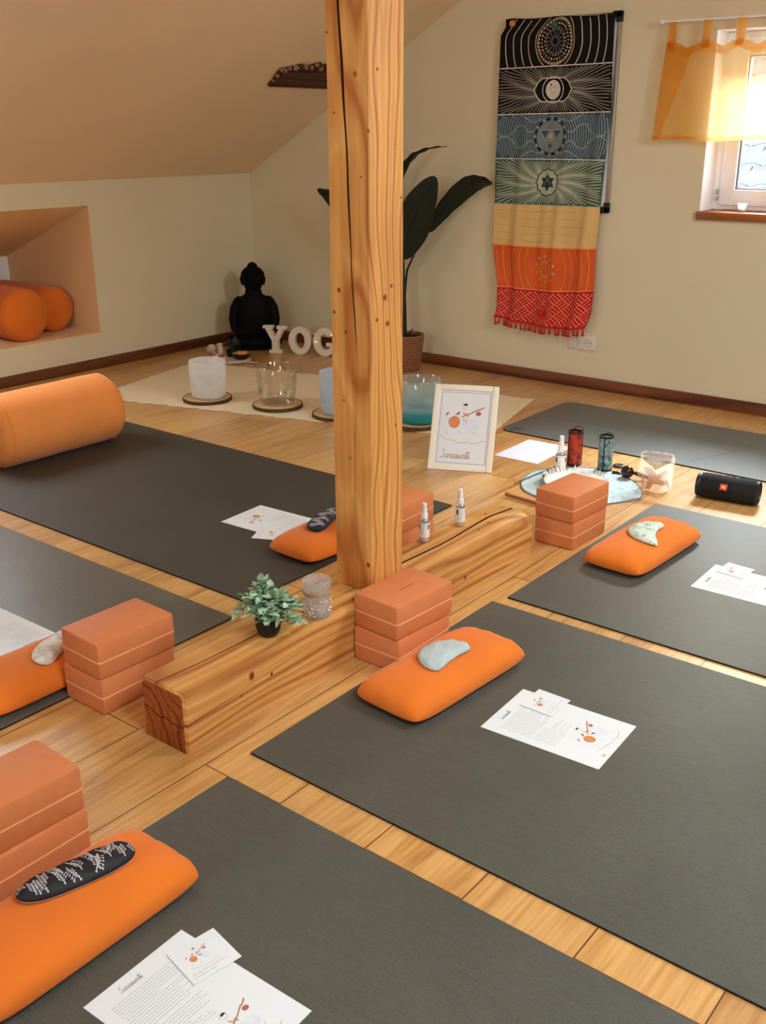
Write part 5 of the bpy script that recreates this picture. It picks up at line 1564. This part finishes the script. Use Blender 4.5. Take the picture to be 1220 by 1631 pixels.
# ------------------------------------------------------------------ things on the beam
def spray(loc, s, label, liquid, group=None, label_dark=True, rz=0.0):
    r = empty('spray_bottle', loc, label, 'spray bottle', group, rz=rz)
    R_ = 0.0155*s
    gb_ = MB().shell([(0.0005, 0.0008), (R_*0.9, 0.0), (R_, 0.004*s), (R_, 0.062*s), (R_*0.85, 0.070*s), (R_*0.5, 0.075*s), (R_*0.48, 0.082*s)], BOTG, 28); gb_ = gb_.build('glass_body', r)
    MB().lathe([(R_*0.86, 0.003*s), (R_*0.88, 0.018*s), (0.0005, 0.018*s)], liquid, 24).build('liquid', gb_)
    mb = MB().shell([(R_*1.02, 0.016*s), (R_*1.02, 0.062*s)], LABELW, 28)
    for k in range(6):
        a = -2.2+0.12*k; z = 0.048*s-0.004*k*s
        mb.add([(R_*1.04*cos(a0_), R_*1.04*sin(a0_), z_) for a0_, z_ in ((-2.15, z), (-1.55-0.06*(k % 3), z), (-1.55-0.06*(k % 3), z-0.0014*s), (-2.15, z-0.0014*s))], [[0, 1, 2, 3]], INK)
    for a0_ in (-0.62, -2.62):
        mb.add([(R_*1.05*cos(q_), R_*1.05*sin(q_), z_) for q_, z_ in ((a0_, 0.057*s), (a0_+0.34, 0.057*s), (a0_+0.34, 0.042*s), (a0_, 0.042*s))], [[0, 1, 2, 3]], BLACKI)
    mb.build('paper_label', gb_)
    MB().lathe([(R_*0.66, 0.074*s), (R_*0.66, 0.088*s), (R_*0.60, 0.090*s), (0.0005, 0.090*s)], CAPW, 24).build('collar', r)
    mb = MB().lathe([(R_*0.50, 0.088*s), (R_*0.44, 0.118*s), (R_*0.38, 0.121*s), (0.0005, 0.121*s)], CAPW, 24)
    mb.lathe([(0.0015, R_*0.40), (0.0015, R_*0.47), (0.0004, R_*0.47)], BLACKI, 10, Matrix.Translation((0, 0, 0.111*s)) @ Matrix.Rotation(radians(60), 4, 'Z') @ Matrix.Rotation(pi/2, 4, 'X'))
    mb.build('pump_cap', r)
GS = 'small glass spray bottles with white pumps'
spray((-0.117, 1.050, BH+0.0006), 1.0, 'spray bottle on the beam, the one closest to the post', LIQP, GS, rz=0.4)
spray((-0.105, 1.222, BH+0.0006), 1.0, 'spray bottle with amber liquid on the beam, farther from the post', LIQY, GS, rz=0.9)

pl = empty('potted_plant', (-0.058, 0.325, BH+0.0006), 'small leafy green plant in a black pot on the beam', 'plant')
MB().lathe([(0.020, 0), (0.027, 0.008), (0.032, 0.028), (0.032, 0.045), (0.029, 0.052), (0.026, 0.051), (0.028, 0.042), (0.0005, 0.042)], BLACK, 32).build('pot', pl)
MB().lathe([(0.0275, 0.0415), (0.02, 0.046), (0.0005, 0.048)], SOIL, 20).build('soil', pl)
bushy(pl, 32, 0.05, 0.080, 0.095, 0.031, 0.0175, [LEAFM, LEAFM, LEAFM, LEAFM2], 21, dr=1.15)

jg = empty('glass_tumbler', (-0.034, 0.478, BH+0.0006), 'frosted glass tea-light jar with twine round it on the beam', 'jar')
MB().shell([(0.0005, 0.002), (0.030, 0.0), (0.034, 0.004), (0.0345, 0.06), (0.033, 0.075), (0.036, 0.082), (0.036, 0.100), (0.0345, 0.101), (0.0335, 0.099), (0.0335, 0.083), (0.031, 0.075), (0.0315, 0.008), (0.0005, 0.007)], JARG, 40).build('glass_body', jg)
mb = MB()
for z in (0.066, 0.0685, 0.071): mb.tube([(0.0355*cos(2*pi*k/32), 0.0355*sin(2*pi*k/32), z+0.001*sin(k)) for k in range(32)], 0.0014, ROPE, 6, closed=True)
mb.tube([(0.036, 0.0, 0.068), (0.042, 0.004, 0.072), (0.046, 0.003, 0.066)], 0.0012, ROPE, 5)
mb.build('twine', jg)
mb = MB(); random.seed(6)
for k in range(60):
    a = 2*pi*random.random(); z = random.uniform(0.008, 0.056)
    mb.sphere((0.0345*cos(a), 0.0345*sin(a), z), random.uniform(0.0012, 0.0028), FEATH, 1)
mb.build('raised_pattern', jg)
MB().lathe([(0.019, 0.0075), (0.019, 0.022), (0.0005, 0.0225)], WAX, 24).build('tea_light', jg)

# ------------------------------------------------------------------ altar group beyond the far block stack
mb = MB()
cpts = []
for k in range(72):
    a = 2*pi*k/72
    r = 0.228+0.004*sin(a*5)
    x, y = r*cos(a), r*sin(a)
    if -0.6 < a-0.0 < 0.6 or a > 2*pi-0.6:
        aa = a if a < pi else a-2*pi
        x += 0.028*(1-abs(aa)/0.6)**1.5
    cpts.append((x, y))
mb.prism(cpts, 0.0, 0.004, CLOTHB)
for i in range(0, 72):
    pass
mb.tube([(p[0], p[1], 0.004) for p in cpts], 0.0022, SEAL, 5, closed=True)
tag(mb.build('round_cloth', loc=(-0.20, 2.195, 0.0006), smooth=0), 'pale blue speckled round cloth on the floor beyond the far block stack', 'cloth')
mb = MB().tube([(-0.405, 2.045, 0.0085), (-0.39, 2.27, 0.0085), (-0.388, 2.34, 0.0085)], [0.0026, 0.0024, 0.0020], WALN, 8)
tag(mb.build('incense_stick', smooth=60), 'thin dark stick lying across the pale round cloth', 'stick')
mb = MB().tube([(-0.352, 1.910, 0.0098), (-0.20, 1.893, 0.0098), (-0.06, 1.879, 0.0098)], [0.0065, 0.007, 0.006], RODW, 10)
mb.sphere((-0.356, 1.9105, 0.0118), 0.009, RODW, 2)
tag(mb.build('wooden_mallet', smooth=60), 'brown wooden rod on the floor behind the far end of the beam', 'mallet')
dish = empty('feather_dish', (-0.205, 2.165, 0.0052), 'white shell dish with a spiky feathered rim behind the far block stack', 'dish')
mb = MB().shell([(0.0005, 0.006), (0.06, 0.004), (0.10, 0.010), (0.122, 0.022), (0.120, 0.025), (0.098, 0.014), (0.06, 0.009), (0.0005, 0.010)], FEATH, 40); mb.build('dish_body', dish, smooth=60)
mb = MB().lathe([(0.085, 0.0), (0.103, 0.004), (0.103, 0.009), (0.0005, 0.009)], BLACK, 36); mb.build('dark_underside', dish)
mb = MB(); random.seed(12)
for k in range(60):
    a = 2*pi*k/60; d = Vector((cos(a)*0.5+random.uniform(-.25, .25), sin(a)*0.5+random.uniform(-.25, .25), random.uniform(0.5, 1.2)))
    leaf(mb, (0.112*cos(a), 0.112*sin(a), 0.020), d, random.uniform(0.022, 0.04), 0.008, FEATH, 0.1, 4)
mb.build('feather_rim', dish, smooth=60)
mb = MB().sphere((0, 0, 0.012), 0.014, WALN, 2, (1.2, 0.9, 0.85))
tag(mb.build('pebble', loc=(-0.333, 2.165, 0.0068), smooth=60), 'small dark nut beside the white dish on the round cloth', 'stone')
spray((-0.325, 2.262, 0.0056), 1.33, 'tall spray bottle with pink liquid beside the red chime', LIQP, GS, rz=0.5)

def chime(loc, mat, label, rz, loop):
    r = empty('tube_chime', loc, label, 'chime', 'round marbled tube chimes', rz=rz)
    MB().lathe([(0.0290, 0.010), (0.0295, 0.012), (0.0295, 0.142), (0.0290, 0.144), (0.0265, 0.144), (0.0265, 0.10), (0.0005, 0.10)], mat, 32).build('marbled_tube', r)
    mb = MB().shell([(0.0302, 0.142), (0.0302, 0.149), (0.0255, 0.149), (0.0255, 0.142)], BLACK, 32); mb.build('top_ring', r)
    mb = MB().shell([(0.0302, 0.006), (0.0302, 0.012), (0.0005, 0.012), (0.0005, 0.006)], BLACK, 32); mb.build('bottom_ring', r)
    mb = MB().tube([(0.0302, 0.0, 0.006), (0.0308, 0.0, 0.08), (0.0302, 0.0, 0.148)], 0.0014, BLACK, 6)
    mb.tube([(-0.0302*0.7, -0.0302*0.72, 0.006), (-0.0308*.7, -0.0308*.72, 0.08), (-0.0302*.7, -0.0302*.72, 0.148)], 0.0022, BLACK, 6)
    mb.tube([(0.02, 0.0, 0.148)]+[(0.012+0.02*cos(q), 0.004, 0.152+loop*sin(q)) for q in (0.3, 0.8, 1.3, 1.8, 2.4, 3.0)], 0.0018, BLACK, 6)
    mb.build('cord', r)
    MB().lathe([(0.010, 0.0), (0.0125, 0.002), (0.0125, 0.006), (0.0005, 0.006)], BLACK, 20).build('foot', r)
    return r
chime((-0.345, 2.415, 0.001), REDM, 'red marbled tube chime with black cord on the floor', 0.3, 0.016)
chime((-0.212, 2.430, 0.001), TEALM, 'teal marbled tube chime with black cord on the floor', 1.0, 0.006)
mb = MB().lathe([(0.020, 0.0), (0.0235, 0.002), (0.0235, 0.006), (0.020, 0.008), (0.012, 0.0055), (0.0005, 0.0055)], BLACK, 28)
tag(mb.build('black_disc', loc=(-0.190, 2.515, 0.0006), smooth=50), 'flat black disc on the floor behind the teal chime', 'disc')
mb = MB().tube([(0, 0, 0.008), (0.02, 0.01, 0.006), (0.032, 0.004, 0.006)], [0.006, 0.007, 0.005], MALLB, 8)
tag(mb.build('wind_catcher', loc=(-0.165, 2.405, 0.001), smooth=50), 'small dark clapper lying at the foot of the teal chime', 'clapper')

ml = empty('ball_mallet', (-0.095, 2.395, 0.001), 'mallet with a dark shiny ball beside the clear thumb piano', 'mallet')
MB().sphere((0, 0, 0.026), 0.026, MALLB, 4).build('rubber_ball', ml, smooth=60)
MB().tube([(0.022, 0.006, 0.026), (0.045, 0.012, 0.022), (0.085, 0.022, 0.012), (0.12, 0.030, 0.008)], [0.006, 0.010, 0.007, 0.006], WALN, 10).build('handle', ml, smooth=60)

# clear thumb piano on its stand
kb = empty('thumb_piano', (0.062, 2.285, 0.001), 'clear acrylic thumb piano standing beside the black speaker', 'thumb piano', rz=radians(12))
kt = Matrix.Translation((0, 0.02, 0.004)) @ Matrix.Rotation(radians(-16), 4, 'X')
def rrect(x0, x1, z0, z1, r):
    return [(cx+r*cos(a), cz+r*sin(a)) for (cx, cz, a0) in ((x1-r, z1-r, 0), (x0+r, z1-r, pi/2), (x0+r, z0+r, pi), (x1-r, z0+r, 3*pi/2)) for a in [a0+pi/2*k/5 for k in range(6)]]
RX = Matrix.Rotation(pi/2, 4, 'X')
mb = MB(); mb.prism(rrect(-0.066, 0.066, 0.0, 0.150, 0.022), -0.009, 0.009, ACRYL, kt @ RX); body = mb.build('acrylic_body', kb)
mb = MB(); mb.box((-0.052, -0.014, 0.118), (0.052, -0.0095, 0.124), STEEL, 0.001, T=kt); mb.box((-0.055, -0.0125, 0.134), (0.055, -0.0095, 0.140), AMBW, 0.001, T=kt); mb.build('bridge', body)
for k in range(17):
    x = -0.048+0.006*k; l = 0.060-0.0042*abs(k-8)
    mb = MB().box((x-0.0017, -0.0168, 0.140-l), (x+0.0017, -0.0150, 0.148), STEEL, 0.0004, T=kt); mb.build('tine', body)
mb = MB(); mb.prism([(-0.052, 0.085), (-0.020, 0.088), (0.004, 0.062), (0.035, 0.086), (0.046, 0.080), (0.014, 0.046), (0.05, 0.038), (0.052, 0.024), (-0.006, 0.026), (-0.016, 0.004), (-0.034, 0.004), (-0.026, 0.050)], 0.0105, 0.0145, AMBW, kt @ RX @ Matrix.Scale(-1, 4, (0, 0, 1)))
mb.build('amber_back_stand', kb)
mb = MB(); mb.tube([(-0.045, 0.025, 0.05), (-0.05, 0.075, 0.003)], 0.004, AMBW, 8); mb.tube([(0.045, 0.025, 0.05), (0.05, 0.075, 0.003)], 0.004, AMBW, 8); mb.build('rear_leg', kb)

# ------------------------------------------------------------------ speaker
spk = empty('portable_speaker', (0.318, 2.385, 0.001), 'black cylindrical portable speaker with an orange badge on the floor', 'speaker', rz=radians(7))
RXM = Matrix.Rotation(pi/2, 4, 'Y')
SR = 0.047
Tm = Matrix.Translation((0, 0, SR)) @ RXM
fb = MB().lathe([(SR*0.93, -0.098), (SR, -0.090), (SR, 0.090), (SR*0.93, 0.098)], BLACKM, 40, Tm); fb = fb.build('fabric_body', spk, smooth=50)
for s in (-1, 1):
    pr_ = [(SR*0.93, s*0.097), (SR*0.97, s*0.100), (SR*0.96, s*0.112), (SR*0.86, s*0.114), (SR*0.80, s*0.106), (0.0005, s*0.106)]
    MB().lathe(pr_ if s > 0 else pr_[::-1], BLACK, 40, Tm).build('end_cap', spk, smooth=50)
mb = MB()
for k in range(3): mb.box((-0.03+0.026*k, -0.006, 2*SR-0.001), (-0.018+0.026*k, 0.006, 2*SR+0.0012), BLACK, 0.001)
mb.build('button', fb)
mb = MB()
Tl = Matrix.Translation((-0.008, 0, SR)) @ Matrix.Rotation(radians(-20), 4, 'X') @ Matrix.Translation((0, -SR-0.0004, 0))
mb.box((-0.0135, -0.0012, -0.0115), (0.0135, 0.001, 0.0115), LOGOR, 0.001, T=Tl)
LF = lambda x, z: (x, -0.0016, z)
for pts in ([(-0.0085, 0.005), (-0.0050, 0.005), (-0.0060, -0.003), (-0.0085, -0.004), (-0.0098, -0.002)],
            [(-0.0022, -0.0045), (-0.0016, 0.005), (0.0018, 0.005), (0.0022, 0.002), (0.0008, 0.0005), (0.0025, -0.0012), (0.0018, -0.004), (-0.0022, -0.0045)],
            [(0.0055, 0.0055), (0.0048, -0.0045), (0.0092, -0.0045)]):
    mb.strip(LF, pts, 0.0018, LOGOW, T=Tl)
mb.build('badge', fb)
